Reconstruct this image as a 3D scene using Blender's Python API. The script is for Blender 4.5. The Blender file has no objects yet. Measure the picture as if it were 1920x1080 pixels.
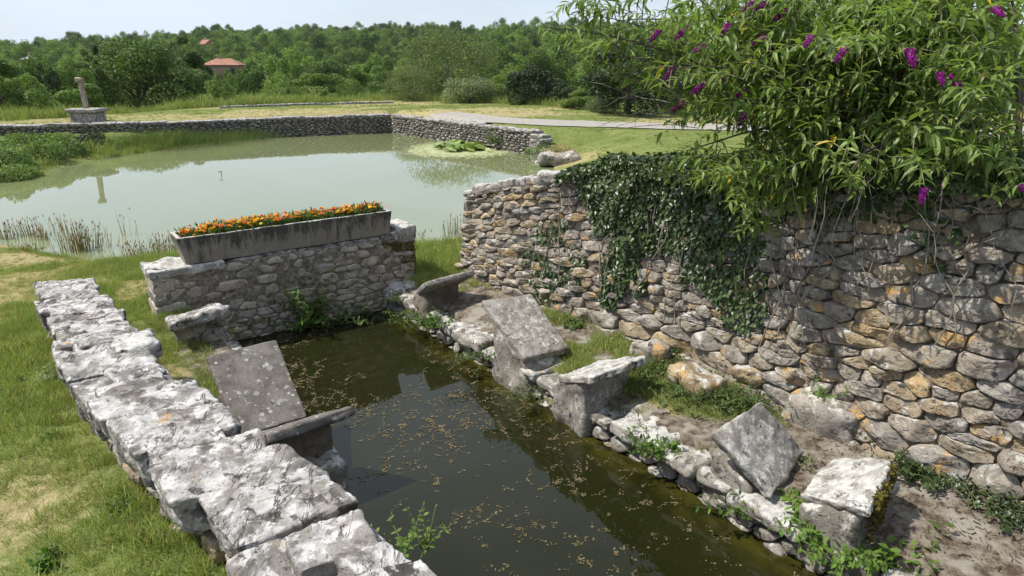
import bpy, math, random
import numpy as np
R = math.radians
sc = bpy.context.scene
COL = sc.collection
# ------------------------------------------------------------------ camera, sky, sun, exposure
CAM_H = 2.9; PITCH = R(18.2)
cam = bpy.data.cameras.new('camera'); camo = bpy.data.objects.new('camera', cam); COL.objects.link(camo)
cam.sensor_width = 36; cam.lens = 24.0; cam.clip_start = .05; cam.clip_end = 6000
camo.location = (0, 0, CAM_H); camo.rotation_euler = (R(90) - PITCH, 0, 0)
sc.camera = camo
SUN_EL = R(56); SUN_AZ = R(-94)           # azimuth from +Y, clockwise seen from above: the sun stands high on the left
sun_dir = np.array([math.sin(SUN_AZ) * math.cos(SUN_EL), math.cos(SUN_AZ) * math.cos(SUN_EL), math.sin(SUN_EL)])
w = bpy.data.worlds.new('World'); sc.world = w; w.use_nodes = True
nt = w.node_tree; nt.nodes.clear()
wo = nt.nodes.new('ShaderNodeOutputWorld'); bg = nt.nodes.new('ShaderNodeBackground')
sky = nt.nodes.new('ShaderNodeTexSky'); sky.sky_type = 'NISHITA'; sky.sun_disc = False
sky.sun_elevation = SUN_EL; sky.sun_rotation = SUN_AZ; sky.air_density = 1.0; sky.dust_density = 1.6; sky.altitude = 200
tc = nt.nodes.new('ShaderNodeTexCoord')
mp = nt.nodes.new('ShaderNodeMapping'); mp.inputs['Scale'].default_value = (1.0, 1.0, 5.0); mp.inputs['Location'].default_value = (.3, .1, .4)
nz = nt.nodes.new('ShaderNodeTexNoise'); nz.inputs['Scale'].default_value = 1.6; nz.inputs['Detail'].default_value = 7; nz.inputs['Roughness'].default_value = .55
rp = nt.nodes.new('ShaderNodeValToRGB'); rp.color_ramp.elements[0].position = .34; rp.color_ramp.elements[1].position = .66
rp.color_ramp.elements[0].color = (.38, .38, .38, 1); rp.color_ramp.elements[1].color = (.92, .92, .92, 1)
mx = nt.nodes.new('ShaderNodeMix'); mx.data_type = 'RGBA'
mx.inputs['B'].default_value = (5.9, 6.6, 7.7, 1)
nt.links.new(tc.outputs['Generated'], mp.inputs['Vector']); nt.links.new(mp.outputs[0], nz.inputs['Vector'])
nt.links.new(nz.outputs['Fac'], rp.inputs['Fac']); nt.links.new(rp.outputs['Color'], mx.inputs['Factor'])
nt.links.new(sky.outputs['Color'], mx.inputs['A']); nt.links.new(mx.outputs['Result'], bg.inputs['Color'])
bg.inputs['Strength'].default_value = .12
nt.links.new(bg.outputs[0], wo.inputs['Surface'])
sl = bpy.data.lights.new('sun', 'SUN'); sl.energy = 4.8; sl.angle = R(.6); sl.color = (1, .94, .84)
so = bpy.data.objects.new('sun', sl); COL.objects.link(so)
from mathutils import Vector, Matrix
so.rotation_euler = Vector(tuple(-sun_dir)).to_track_quat('-Z', 'Y').to_euler()
so.location = (-20, -8, 40)
sc.view_settings.view_transform = 'Standard'; sc.view_settings.look = 'None'
sc.view_settings.exposure = 0.24; sc.view_settings.gamma = 1
sc.view_settings.use_curve_mapping = False
sc.render.engine = 'CYCLES'
sc.cycles.max_bounces = 5; sc.cycles.diffuse_bounces = 3; sc.cycles.glossy_bounces = 3
sc.cycles.transmission_bounces = 3; sc.cycles.transparent_max_bounces = 4
sc.cycles.caustics_reflective = False; sc.cycles.caustics_refractive = False
sc.cycles.use_denoising = True

# ------------------------------------------------------------------ helpers
rs = np.random.RandomState(7)
random.seed(7)
f_px = 1280.0
def PX(x, y, z):
    """the point at height z that the photograph shows at pixel (x, y) of 1920x1080"""
    a = (x - 960) / f_px; b = (540 - y) / f_px
    d = (a, math.cos(PITCH) + b * math.sin(PITCH), -math.sin(PITCH) + b * math.cos(PITCH))
    t = (z - CAM_H) / d[2]
    return np.array([d[0] * t, d[1] * t, z])
def PD(x, y, depth):
    """the point at a given ground distance Y"""
    a = (x - 960) / f_px; b = (540 - y) / f_px
    d = (a, math.cos(PITCH) + b * math.sin(PITCH), -math.sin(PITCH) + b * math.cos(PITCH))
    t = depth / d[1]
    return np.array([d[0] * t, depth, CAM_H + d[2] * t])
def proj(p):
    p = np.atleast_2d(p); v = p - np.array([0, 0, CAM_H])
    cp, sp = math.cos(PITCH), math.sin(PITCH)
    dep = v[:, 1] * cp - v[:, 2] * sp; up = v[:, 1] * sp + v[:, 2] * cp
    dep = np.maximum(dep, 1e-3)
    return np.stack([960 + f_px * v[:, 0] / dep, 540 - f_px * up / dep, dep], 1)
# basin frame: s runs along the basin towards the near right, t across it to the right
OX, OY = -1.51, 8.07; AX = np.array([.585, -.811]); BX = np.array([.811, .585])
def S2W(s, t, z=0.0):
    s, t, z = np.broadcast_arrays(np.asarray(s, float), np.asarray(t, float), np.asarray(z, float))
    return np.stack([OX + s * AX[0] + t * BX[0], OY + s * AX[1] + t * BX[1], z], -1)
def W2S(x, y):
    u, v = x - OX, y - OY
    return u * AX[0] + v * AX[1], u * BX[0] + v * BX[1]
def smooth(e0, e1, x):
    t = np.clip((x - e0) / (e1 - e0), 0, 1); return t * t * (3 - 2 * t)
# value noise
def _h(i, j, k, seed):
    n = (i * 374761393 + j * 668265263 + k * 1274126177 + seed * 362437) & 0xffffffff
    n = ((n ^ (n >> 13)) * 1103515245) & 0xffffffff
    n = ((n ^ (n >> 16)) * 2654435761) & 0xffffffff
    return ((n ^ (n >> 15)) & 0xffffff) / float(0xffffff) * 2 - 1
def vnoise(p, seed=0):
    q = np.floor(p).astype(np.int64); f = p - q; f = f * f * (3 - 2 * f)
    i, j, k = q[..., 0], q[..., 1], q[..., 2]; fx, fy, fz = f[..., 0], f[..., 1], f[..., 2]
    r = 0
    for a in (0, 1):
        for b in (0, 1):
            for c in (0, 1):
                wgt = (fx if a else 1 - fx) * (fy if b else 1 - fy) * (fz if c else 1 - fz)
                r = r + wgt * _h(i + a, j + b, k + c, seed)
    return r
def fbm(p, oct=4, seed=0, gain=.5):
    r = 0; a = 1.0; p = np.asarray(p, float)
    for o in range(oct):
        r = r + a * vnoise(p, seed + o * 17); a *= gain; p = p * 2.03 + 5.1
    return r
def mk(name, V, F, mat, parent=None, smooth_=True, col=None, link=True):
    """one mesh object from vertices (n,3) and a face array or list of face arrays"""
    me = mesh(name, V, F, mat, smooth_, col)
    o = bpy.data.objects.new(name, me)
    if link: COL.objects.link(o)
    if parent is not None: o.parent = parent
    return o
def mesh(name, V, F, mat, smooth_=True, col=None):
    me = bpy.data.meshes.new(name)
    V = np.ascontiguousarray(V, np.float32)
    if not isinstance(F, (list, tuple)): F = [F]
    F = [np.asarray(f, np.int32) for f in F if len(f)]
    me.vertices.add(len(V)); me.vertices.foreach_set('co', V.ravel())
    nl = sum(f.size for f in F); npoly = sum(len(f) for f in F)
    me.loops.add(nl); me.polygons.add(npoly)
    me.loops.foreach_set('vertex_index', np.concatenate([f.ravel() for f in F]))
    starts = []; c = 0
    for f in F:
        k = f.shape[1]; starts.append(np.arange(len(f)) * k + c); c += f.size
    me.polygons.foreach_set('loop_start', np.concatenate(starts).astype(np.int32))
    me.polygons.foreach_set('use_smooth', np.full(npoly, bool(smooth_)))
    if col is not None:
        at = me.color_attributes.new('tint', 'FLOAT_COLOR', 'POINT')
        c4 = np.ones((len(V), 4), np.float32); col = np.asarray(col, np.float32)
        c4[:, :col.shape[1]] = col
        at.data.foreach_set('color', c4.ravel())
    me.update(calc_edges=True)
    if mat is not None: me.materials.append(mat)
    return me
def tag(o, label=None, cat=None, group=None, kind=None):
    if label: o['label'] = label
    if cat: o['category'] = cat
    if group: o['group'] = group
    if kind: o['kind'] = kind
    return o
def empty(name, loc, label, cat, group=None):
    o = bpy.data.objects.new(name, None); COL.objects.link(o); o.location = tuple(loc); o.empty_display_size = .2
    return tag(o, label, cat, group)
def inst(me, name, parent=None, loc=(0, 0, 0), rot=(0, 0, 0), scale=1.0):
    o = bpy.data.objects.new(name, me); COL.objects.link(o)
    if parent is not None: o.parent = parent
    o.location = tuple(loc); o.rotation_euler = tuple(rot)
    o.scale = (scale,) * 3 if np.isscalar(scale) else tuple(scale)
    return o
def merge(parts):
    """parts: list of (V, [F arrays], col or None)"""
    Vs = []; Fs = {}; Cs = []; n = 0
    for V, F, c in parts:
        if not isinstance(F, (list, tuple)): F = [F]
        for f in F:
            if len(f): Fs.setdefault(f.shape[1], []).append(np.asarray(f) + n)
        Vs.append(V); n += len(V)
        if c is not None: Cs.append(np.broadcast_to(np.asarray(c, float), (len(V), 3)))
    return np.concatenate(Vs), [np.concatenate(v) for v in Fs.values()], (np.concatenate(Cs) if Cs else None)
def vnormals(V, Q):
    n = np.zeros_like(V)
    a, b, c, d = (V[Q[:, i]] for i in range(4))
    fn = np.cross(c - a, d - b)
    for i in range(4): np.add.at(n, Q[:, i], fn)
    return n / np.maximum(np.linalg.norm(n, axis=1, keepdims=True), 1e-9)
_cube = {}
def cube(n):
    if n in _cube: return _cube[n]
    idx = {}; V = []; Q = []
    g = np.sin(np.linspace(-1, 1, n + 1) * math.pi / 2 * .92) / math.sin(math.pi / 2 * .92)
    def vid(p):
        if p not in idx: idx[p] = len(V); V.append([g[p[0]], g[p[1]], g[p[2]]])
        return idx[p]
    for ax in range(3):
        for side in (0, n):
            for i in range(n):
                for j in range(n):
                    q = []
                    for (a, b) in ((0, 0), (1, 0), (1, 1), (0, 1)):
                        p = [0, 0, 0]; p[ax] = side; p[(ax + 1) % 3] = i + a; p[(ax + 2) % 3] = j + b
                        q.append(vid(tuple(p)))
                    Q.append(q if side else q[::-1])
    _cube[n] = (np.array(V), np.array(Q)); return _cube[n]
def rbox(C, n=10, r=.03, amp=.01, freq=6, strata=0, sdir=(0, 0, 1), sfreq=20, seed=0, low=0, lowf=2.0):
    """a hexahedron with corners C[2][2][2][3] (a, b, z), rounded edges, rough stone surface"""
    C = np.asarray(C, float); P, Q = cube(n)
    L = np.array([np.linalg.norm((C[1] - C[0]).reshape(-1, 3).mean(0)), np.linalg.norm((C[:, 1] - C[:, 0]).reshape(-1, 3).mean(0)),
                  np.linalg.norm((C[:, :, 1] - C[:, :, 0]).reshape(-1, 3).mean(0))]) / 2
    r = min(r, L.min() * .9)
    q = P * L; inner = np.clip(q, -(L - r), L - r); d = q - inner
    dn = np.linalg.norm(d, axis=1, keepdims=True)
    q = np.where(dn > 1e-9, inner + d / np.maximum(dn, 1e-9) * np.minimum(dn, r), q)
    u = (q / L + 1) / 2
    a, b, c = u[:, 0:1], u[:, 1:2], u[:, 2:3]
    V = 0
    for i in (0, 1):
        for j in (0, 1):
            for k in (0, 1):
                V = V + (a if i else 1 - a) * (b if j else 1 - b) * (c if k else 1 - c) * C[i, j, k]
    N = vnormals(V, Q)
    if np.linalg.det(np.stack([C[1, 0, 0] - C[0, 0, 0], C[0, 1, 0] - C[0, 0, 0], C[0, 0, 1] - C[0, 0, 0]])) < 0: Q = Q[:, ::-1]; N = -N
    off = seed * 13.7
    if low: V = V + N * (fbm(V * lowf + off, 2, seed)[:, None] * low)
    disp = fbm(V * freq + off, 4, seed + 3) * amp
    if strata:
        sd = np.asarray(sdir, float); x = V @ sd * sfreq + fbm(V * 3 + off, 3, seed + 9) * 1.6
        fr = x - np.floor(x); step = np.where(fr < .8, fr / .8, (1 - fr) / .2)
        disp = disp + (step - .6) * strata * (.6 + .4 * vnoise(V * 5 + off, seed + 1))
    V = V + N * disp[:, None]
    return V, Q
def hexa(s0, s1, t0, t1, z0, z1, **k):
    """axis-aligned (basin frame) corners; each of z0,z1 a number or a 2x2 (s,t) table"""
    z0 = np.broadcast_to(np.asarray(z0, float), (2, 2)); z1 = np.broadcast_to(np.asarray(z1, float), (2, 2))
    C = np.zeros((2, 2, 2, 3))
    for i, s in enumerate((s0, s1)):
        for j, t in enumerate((t0, t1)):
            C[i, j, 0] = S2W(s, t, z0[i, j]); C[i, j, 1] = S2W(s, t, z1[i, j])
    return C
def tube(pts, rad, k=5):
    pts = np.asarray(pts, float); n = len(pts); rad = np.broadcast_to(np.asarray(rad, float), (n,))
    tg = np.gradient(pts, axis=0); tg /= np.maximum(np.linalg.norm(tg, axis=1, keepdims=True), 1e-9)
    ref = np.array([0.31, .2, .93]) if abs(tg[0, 2]) < .9 else np.array([1.0, .1, 0])
    x = np.cross(tg, ref); x /= np.maximum(np.linalg.norm(x, axis=1, keepdims=True), 1e-9); y = np.cross(tg, x)
    a = np.arange(k) / k * 2 * math.pi
    V = (pts[:, None] + rad[:, None, None] * (np.cos(a)[None, :, None] * x[:, None] + np.sin(a)[None, :, None] * y[:, None])).reshape(-1, 3)
    i = np.arange(n - 1)[:, None] * k; j = np.arange(k)[None]; j2 = (j + 1) % k
    Q = np.stack([i + j, i + j2, i + k + j2, i + k + j], -1).reshape(-1, 4)
    return V, Q

# ------------------------------------------------------------------ materials
class N:
    def __init__(s, name):
        s.m = bpy.data.materials.new(name); s.m.use_nodes = True; s.t = s.m.node_tree; s.t.nodes.clear()
        s.out = s.t.nodes.new('ShaderNodeOutputMaterial')
    def n(s, typ, **kw):
        nd = s.t.nodes.new(typ)
        for k, v in kw.items():
            if k.startswith('_'): setattr(nd, k[1:], v)
            else:
                key = k.replace('__', ' ')
                s.put(nd.inputs[int(key[1:])] if key[0] == 'i' and key[1:].isdigit() else nd.inputs[key], v)
        return nd
    def put(s, inp, v):
        if isinstance(v, bpy.types.NodeSocket): s.t.links.new(v, inp)
        elif isinstance(v, bpy.types.Node): s.t.links.new(v.outputs[0], inp)
        else:
            if inp.type == 'RGBA' and len(v) == 3: v = (*v, 1)
            inp.default_value = v
    def math(s, op, a, b=0.0, c=None, clamp=False):
        nd = s.n('ShaderNodeMath', _operation=op, i0=a, i1=b); nd.use_clamp = clamp
        if c is not None: s.put(nd.inputs[2], c)
        return nd.outputs[0]
    def mix(s, f, a, b, mode='MIX'):
        nd = s.t.nodes.new('ShaderNodeMix'); nd.data_type = 'RGBA'; nd.blend_type = mode
        s.put(nd.inputs['Factor'], f); s.put(nd.inputs['A'], a); s.put(nd.inputs['B'], b)
        return nd.outputs['Result']
    def noise(s, vec, scale, detail=4, rough=.55, dist=0.0):
        return s.n('ShaderNodeTexNoise', Vector=vec, Scale=scale, Detail=detail, Roughness=rough, Distortion=dist).outputs['Fac']
    def step(s, x, lo, hi):
        nd = s.n('ShaderNodeMapRange', i0=x, i1=lo, i2=hi); nd.interpolation_type = 'SMOOTHSTEP'; return nd.outputs[0]
    def ramp(s, x, cols, const=False):
        nd = s.n('ShaderNodeValToRGB', Fac=x); cr = nd.color_ramp
        if const: cr.interpolation = 'CONSTANT'
        while len(cr.elements) < len(cols): cr.elements.new(.5)
        for e, (p, c) in zip(cr.elements, cols): e.position = p; e.color = (*c, 1)
        return nd.outputs[0]
    def finish(s, col, rough=.85, bump=None, bd=.01, bs=1.0, spec=.3):
        b = s.n('ShaderNodeBsdfPrincipled'); s.put(b.inputs['Base Color'], col); s.put(b.inputs['Roughness'], rough)
        s.put(b.inputs['Specular IOR Level'], spec)
        if bump is not None:
            bp = s.n('ShaderNodeBump', Strength=bs, Distance=bd, Height=bump); s.t.links.new(bp.outputs[0], b.inputs['Normal'])
        s.t.links.new(b.outputs[0], s.out.inputs['Surface']); return s.m
def stone_mat(name, tones, white=.5, dark=.5, orange=.4, moss=0.0, wcol=(.62, .61, .58), scale=1.0, bd=.012, topwhite=.12, ocol=(.50, .29, .10), pits=True, tint=False, crack=0.0, spots=0.0, holes=0.0):
    m = N(name)
    geo = m.n('ShaderNodeNewGeometry'); oi = m.n('ShaderNodeObjectInfo')
    rnd = oi.outputs['Random']
    if tint:
        at = m.n('ShaderNodeVertexColor', _layer_name='tint'); rnd = m.n('ShaderNodeSeparateColor', i0=at.outputs[0]).outputs[0]
    off = m.n('ShaderNodeVectorMath', _operation='ADD', i0=geo.outputs['Position'], i1=m.n('ShaderNodeCombineXYZ', X=m.math('MULTIPLY', rnd, 37), Y=m.math('MULTIPLY', rnd, 71), Z=m.math('MULTIPLY', rnd, 13)))
    sv = m.n('ShaderNodeVectorMath', _operation='SCALE', i0=off); m.put(sv.inputs['Scale'], scale); v = sv.outputs[0]
    base = m.ramp(rnd, [(i / max(1, len(tones) - 1), t) for i, t in enumerate(tones)])
    n1 = m.noise(v, 6, 5, .6); n2 = m.noise(v, 40, 4, .65); n3 = m.noise(v, 3, 4, .6, .6)
    base = m.mix(m.step(n1, .35, .65), base, m.mix(1.0, base, (.62, .6, .58), 'MULTIPLY'))
    base = m.mix(m.step(n2, .3, .75), m.mix(1.0, base, (.72, .71, .7), 'MULTIPLY'), base)
    up = m.math('MAXIMUM', m.n('ShaderNodeSeparateXYZ', i0=geo.outputs['Normal']).outputs[2], 0.0)
    # pale crust lichen: ragged patches, more on the upper faces
    wl = m.noise(v, 9, 8, .68, .35)
    thr = m.math('SUBTRACT', .74 - .28 * white, m.math('MULTIPLY', up, topwhite))
    wm = m.step(m.math('SUBTRACT', wl, thr), -.03, .045)
    wc = m.mix(m.step(m.noise(v, 22, 4, .6), .4, .6), wcol, tuple(c * .72 for c in wcol))
    col = m.mix(wm, base, wc)
    # black lichen and grime
    dl = m.noise(m.n('ShaderNodeVectorMath', _operation='ADD', i0=v, i1=(7.3, 1.1, 3.7)).outputs[0], 11, 8, .7, .2)
    dm = m.step(dl, .72 - .24 * dark, .75 - .24 * dark)
    dn = m.step(n3, .42, .62)
    col = m.mix(m.math('MULTIPLY', dm, m.math('ADD', m.math('MULTIPLY', dn, .5), .45)), col, (.06, .055, .05))
    # orange lichen
    if orange:
        ol = m.noise(m.n('ShaderNodeVectorMath', _operation='ADD', i0=v, i1=(3.3, 9.1, .7)).outputs[0], 5, 2, .5)
        od = m.noise(v, 34, 5, .7)
        om = m.math('MULTIPLY', m.step(ol, .74 - .2 * orange, .8 - .2 * orange), m.step(od, .42, .55))
        col = m.mix(om, col, m.mix(m.step(od, .5, .7), ocol, (.46, .37, .19)))
    if crack:
        mpn = m.n('ShaderNodeMapping', Vector=geo.outputs['Position']); mpn.inputs['Rotation'].default_value = (0, 0, -math.atan2(AX[1], AX[0]) + .25); mpn.inputs['Scale'].default_value = (9, 2.2, 9)
        cn = m.noise(mpn.outputs[0], 1.0, 6, .62, .5); ck = m.math('ABSOLUTE', m.math('SUBTRACT', cn, .5)); cm_ = m.math('MULTIPLY', m.step(ck, .020 * crack, .004), m.step(m.noise(geo.outputs['Position'], 4, 2), .45, .6))
        shade = m.step(cn, .42, .58)
        col = m.mix(m.math('MULTIPLY', shade, .3), col, m.mix(1.0, col, (.72, .70, .68), 'MULTIPLY')); col = m.mix(m.math('MULTIPLY', cm_, .8), col, (.07, .06, .055))
    if spots:
        for k_, (sc_, thr_, cc) in enumerate([(9, .36, (.36, .345, .32)), (8, .30, (.13, .125, .115)), (17, .34, (.50, .48, .44))]):
            vo = m.n('ShaderNodeTexVoronoi', Vector=m.n('ShaderNodeVectorMath', _operation='ADD', i0=v, i1=(k_ * 3.1, 1.7, k_ * .9)).outputs[0], Scale=sc_)
            pick = m.math('GREATER_THAN', m.n('ShaderNodeSeparateColor', i0=vo.outputs['Color']).outputs[0], 1 - .55 * spots)
            rd_ = m.math('MULTIPLY', m.n('ShaderNodeSeparateColor', i0=vo.outputs['Color']).outputs[1], thr_); rim = m.step(m.math('SUBTRACT', m.math('ADD', vo.outputs['Distance'], m.math('MULTIPLY', m.math('SUBTRACT', n2, .5), .16)), rd_), .03, -.02)
            pick = m.math('MULTIPLY', pick, m.step(n1, .30, .42))
            col = m.mix(m.math('MULTIPLY', m.math('MULTIPLY', pick, rim), .75), col, m.mix(m.step(n2, .3, .7), cc, tuple(c * .8 for c in cc)))
    hm = None
    if holes:
        vo = m.n('ShaderNodeTexVoronoi', Vector=v, Scale=13); pk = m.math('GREATER_THAN', m.n('ShaderNodeSeparateColor', i0=vo.outputs['Color']).outputs[1], 1 - holes)
        hm = m.math('MULTIPLY', pk, m.step(m.math('ADD', vo.outputs['Distance'], m.math('MULTIPLY', n2, .1)), .20, .12)); col = m.mix(hm, col, (.02, .018, .016))
    if moss:
        ml = m.noise(m.n('ShaderNodeVectorMath', _operation='ADD', i0=v, i1=(1.3, 4.1, 8.7)).outputs[0], 3.2, 5, .6)
        mm = m.step(ml, .74 - .3 * moss, .8 - .3 * moss)
        col = m.mix(mm, col, m.mix(n2, (.02, .022, .008), (.07, .075, .02)))
    h = m.math('ADD', m.math('MULTIPLY', n1, .9), m.math('MULTIPLY', n2, .55))
    h = m.math('ADD', h, m.math('MULTIPLY', wm, .12)); h = m.math('ADD', h, m.math('MULTIPLY', m.noise(v, 120, 3, .6), .2))
    if crack: h = m.math('SUBTRACT', m.math('ADD', h, m.math('MULTIPLY', cn, .7)), m.math('MULTIPLY', cm_, 1.2))
    if hm is not None: h = m.math('SUBTRACT', h, m.math('MULTIPLY', hm, 2.0))
    if pits:
        vo = m.n('ShaderNodeTexVoronoi', Vector=v, Scale=26); pt = m.step(vo.outputs['Distance'], .05, .2)
        h = m.math('ADD', h, m.math('MULTIPLY', pt, .35))
    return m.finish(col, .92, h, bd, 1.0, .2)
def plain_mat(name, c1, c2, scale=8, rough=.8, bd=.004, spec=.3):
    m = N(name); geo = m.n('ShaderNodeNewGeometry'); n = m.noise(geo.outputs['Position'], scale, 5)
    return m.finish(m.mix(m.step(n, .3, .7), c1, c2), rough, n, bd, 1, spec)
def leaf_mat(name, c1, c2, trans=.3, rough=.5, nscale=1.5, tint=False, spec=.3, c3=None, p3=.0, orv=.35):
    m = N(name); geo = m.n('ShaderNodeNewGeometry'); oi = m.n('ShaderNodeObjectInfo')
    n = m.noise(geo.outputs['Position'], nscale, 3)
    r = geo.outputs['Random Per Island']
    f = m.math('ADD', m.math('MULTIPLY', n, .6), m.math('MULTIPLY', r, .55), clamp=True)
    f = m.math('ADD', f, m.math('MULTIPLY', m.math('SUBTRACT', oi.outputs['Random'], .5), orv), clamp=True)
    col = m.mix(m.step(f, .2, .9), c1, c2)
    if c3: col = m.mix(m.math('GREATER_THAN', r, 1 - p3), col, c3)
    d = m.n('ShaderNodeBsdfPrincipled'); m.put(d.inputs['Base Color'], col); m.put(d.inputs['Roughness'], rough); m.put(d.inputs['Specular IOR Level'], spec)
    tr = m.n('ShaderNodeBsdfTranslucent', Color=m.mix(1.0, col, (1.35, 1.45, .7), 'MULTIPLY'))
    ms = m.n('ShaderNodeMixShader', Fac=trans); m.t.links.new(d.outputs[0], ms.inputs[1]); m.t.links.new(tr.outputs[0], ms.inputs[2])
    m.t.links.new(ms.outputs[0], m.out.inputs['Surface']); return m.m
GREYS = [(.30, .28, .25), (.36, .33, .29), (.26, .25, .235), (.40, .35, .29), (.31, .29, .27), (.38, .36, .33)]
WARM = [(.50, .37, .20), (.40, .35, .28), (.37, .345, .31), (.47, .38, .26), (.34, .32, .295), (.45, .395, .33), (.40, .375, .34), (.50, .39, .24), (.38, .355, .32), (.43, .36, .29), (.32, .305, .28)]
M = {}
M['coping'] = stone_mat('weathered_limestone_coping', [(.36, .34, .32), (.30, .28, .265), (.39, .37, .35), (.33, .315, .30)], white=.66, dark=.84, orange=.26, wcol=(.53, .515, .50), bd=.014, topwhite=.09, crack=.6, scale=.9)
M['rubble'] = stone_mat('dry_limestone_rubble', WARM, white=.44, dark=.62, orange=.62, wcol=(.54, .52, .48), bd=.02)
M['mortared'] = stone_mat('mortared_limestone', [(.54, .47, .38), (.60, .53, .43), (.44, .40, .34), (.56, .50, .43), (.48, .44, .38)], white=.36, dark=.55, orange=.25, wcol=(.64, .61, .56), scale=1.4, moss=.16, bd=.012)
M['slab'] = stone_mat('lichen_spotted_slab', [(.33, .31, .285), (.36, .34, .315)], white=.60, dark=.6, orange=.12, wcol=(.50, .485, .455), scale=1.7, bd=.008, topwhite=.02, spots=.7, holes=.05)
M['pitted'] = stone_mat('pitted_pale_slab', [(.36, .345, .32), (.39, .37, .345)], white=.72, dark=.5, orange=.06, wcol=(.52, .51, .485), scale=1.5, bd=.008, topwhite=.03, spots=.4, holes=.16)
M['dark_slab'] = stone_mat('dark_lichen_slab', [(.20, .185, .17), (.22, .205, .19)], white=.40, dark=.5, orange=.05, wcol=(.42, .40, .375), scale=1.3, bd=.006, topwhite=.02, spots=1.0)
M['white_slab'] = stone_mat('white_lichen_slab', [(.38, .36, .335), (.42, .40, .375)], white=.66, dark=.66, orange=.22, wcol=(.52, .51, .485), bd=.012)
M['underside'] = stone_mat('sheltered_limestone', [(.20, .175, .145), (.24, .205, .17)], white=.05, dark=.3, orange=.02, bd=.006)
M['far_wall'] = stone_mat('far_wall_stone', [(.26, .24, .215), (.36, .34, .31), (.20, .19, .17), (.31, .285, .26)], white=.38, dark=.85, orange=.05, tint=True, scale=.8, bd=.02)
M['rubble_tint'] = stone_mat('packed_rubble', WARM, white=.34, dark=.55, orange=.3, wcol=(.52, .5, .46), tint=True)
M['edge'] = stone_mat('basin_edge_limestone', [(.33, .31, .28), (.4, .375, .34), (.28, .26, .23)], white=.48, dark=.7, orange=.22, moss=.2, wcol=(.55, .535, .50), bd=.016)
M['mortar'] = plain_mat('mortar', (.12, .10, .08), (.27, .235, .19), 25, .95, .02, .1)
M['wall_fill'] = plain_mat('wall_fill', (.07, .055, .04), (.27, .22, .165), 14, .95, .03, .1)
M['earth_core'] = plain_mat('earth_fill', (.06, .047, .035), (.12, .095, .07), 18, .95, .03, .1)
def concrete():
    m = N('stained_concrete'); geo = m.n('ShaderNodeNewGeometry'); p = geo.outputs['Position']
    st = m.n('ShaderNodeMapping', Vector=p, Scale=(7, 7, .9))
    drip = m.math('ADD', m.math('MULTIPLY', m.noise(st.outputs[0], 2.6, 7, .75, .4), .6), m.math('MULTIPLY', m.noise(p, 3.0, 6, .75), .4)); sp = m.noise(p, 30, 6, .7); big = m.noise(p, 4, 3)
    z = m.n('ShaderNodeSeparateXYZ', i0=p).outputs[2]
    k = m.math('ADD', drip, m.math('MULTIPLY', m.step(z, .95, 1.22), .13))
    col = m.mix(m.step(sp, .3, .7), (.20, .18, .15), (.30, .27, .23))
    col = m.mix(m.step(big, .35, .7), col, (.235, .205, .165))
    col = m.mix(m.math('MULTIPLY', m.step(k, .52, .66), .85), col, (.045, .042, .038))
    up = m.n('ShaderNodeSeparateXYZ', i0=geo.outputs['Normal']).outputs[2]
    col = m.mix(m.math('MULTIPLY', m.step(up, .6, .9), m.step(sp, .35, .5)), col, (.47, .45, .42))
    return m.finish(col, .9, m.math('ADD', sp, m.noise(p, 110, 3)), .004, 1, .2)
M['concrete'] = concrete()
M['leaf_oak'] = leaf_mat('dark_oak_leaves', (.028, .055, .010), (.10, .165, .028), .22, .55, .5)
M['leaf_mid'] = leaf_mat('mid_green_leaves', (.065, .12, .022), (.17, .26, .052), .25, .55, .4)
M['leaf_light'] = leaf_mat('light_green_leaves', (.08, .135, .03), (.18, .26, .06), .3, .55, .5)
M['leaf_willow'] = leaf_mat('olive_willow_leaves', (.08, .11, .04), (.17, .21, .08), .3, .6, .5)
M['leaf_pale'] = leaf_mat('grey_green_leaves', (.09, .125, .055), (.2, .245, .12), .25, .6, .6)
M['leaf_dark'] = leaf_mat('very_dark_leaves', (.018, .034, .013), (.05, .082, .028), .15, .5, .6)
M['leaf_forest'] = leaf_mat('forest_leaves', (.055, .10, .022), (.19, .28, .062), .24, .7, .05, spec=.1, orv=.85)
M['budd'] = leaf_mat('buddleia_leaves', (.055, .095, .024), (.20, .285, .07), .38, .42, 2.2, spec=.4, c3=(.5, .36, .03), p3=.008)
M['ivy'] = leaf_mat('ivy_leaves', (.018, .036, .010), (.06, .10, .026), .12, .38, 3, spec=.45)
M['nettle'] = leaf_mat('nettle_leaves', (.06, .12, .02), (.15, .25, .045), .34, .5, 5)
M['weed'] = leaf_mat('weed_leaves', (.05, .09, .02), (.12, .19, .05), .3, .55, 5)
M['grass'] = leaf_mat('grass_blades', (.14, .20, .042), (.34, .41, .125), .3, .55, 1.8, c3=(.34, .28, .13), p3=.16)
M['grass_dry'] = leaf_mat('dry_grass_blades', (.26, .23, .10), (.46, .39, .2), .25, .7, 2.2)
M['reed'] = leaf_mat('reed_stems', (.10, .12, .04), (.22, .22, .09), .2, .6, 6, c3=(.28, .14, .05), p3=.3)
M['seed'] = plain_mat('brown_seed_heads', (.16, .08, .03), (.26, .15, .07), 30)
M['bark'] = plain_mat('bark', (.06, .048, .036), (.14, .115, .09), 12, .9, .01)
M['twig'] = plain_mat('pale_twigs', (.13, .115, .09), (.26, .235, .19), 9, .85, .002)
M['twig_green'] = plain_mat('green_shoots', (.10, .12, .05), (.2, .2, .1), 9, .8, .001)
M['petal_mag'] = leaf_mat('magenta_florets', (.16, .006, .15), (.38, .02, .34), .25, .5, 30, c3=(.10, .005, .12), p3=.18)
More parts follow.
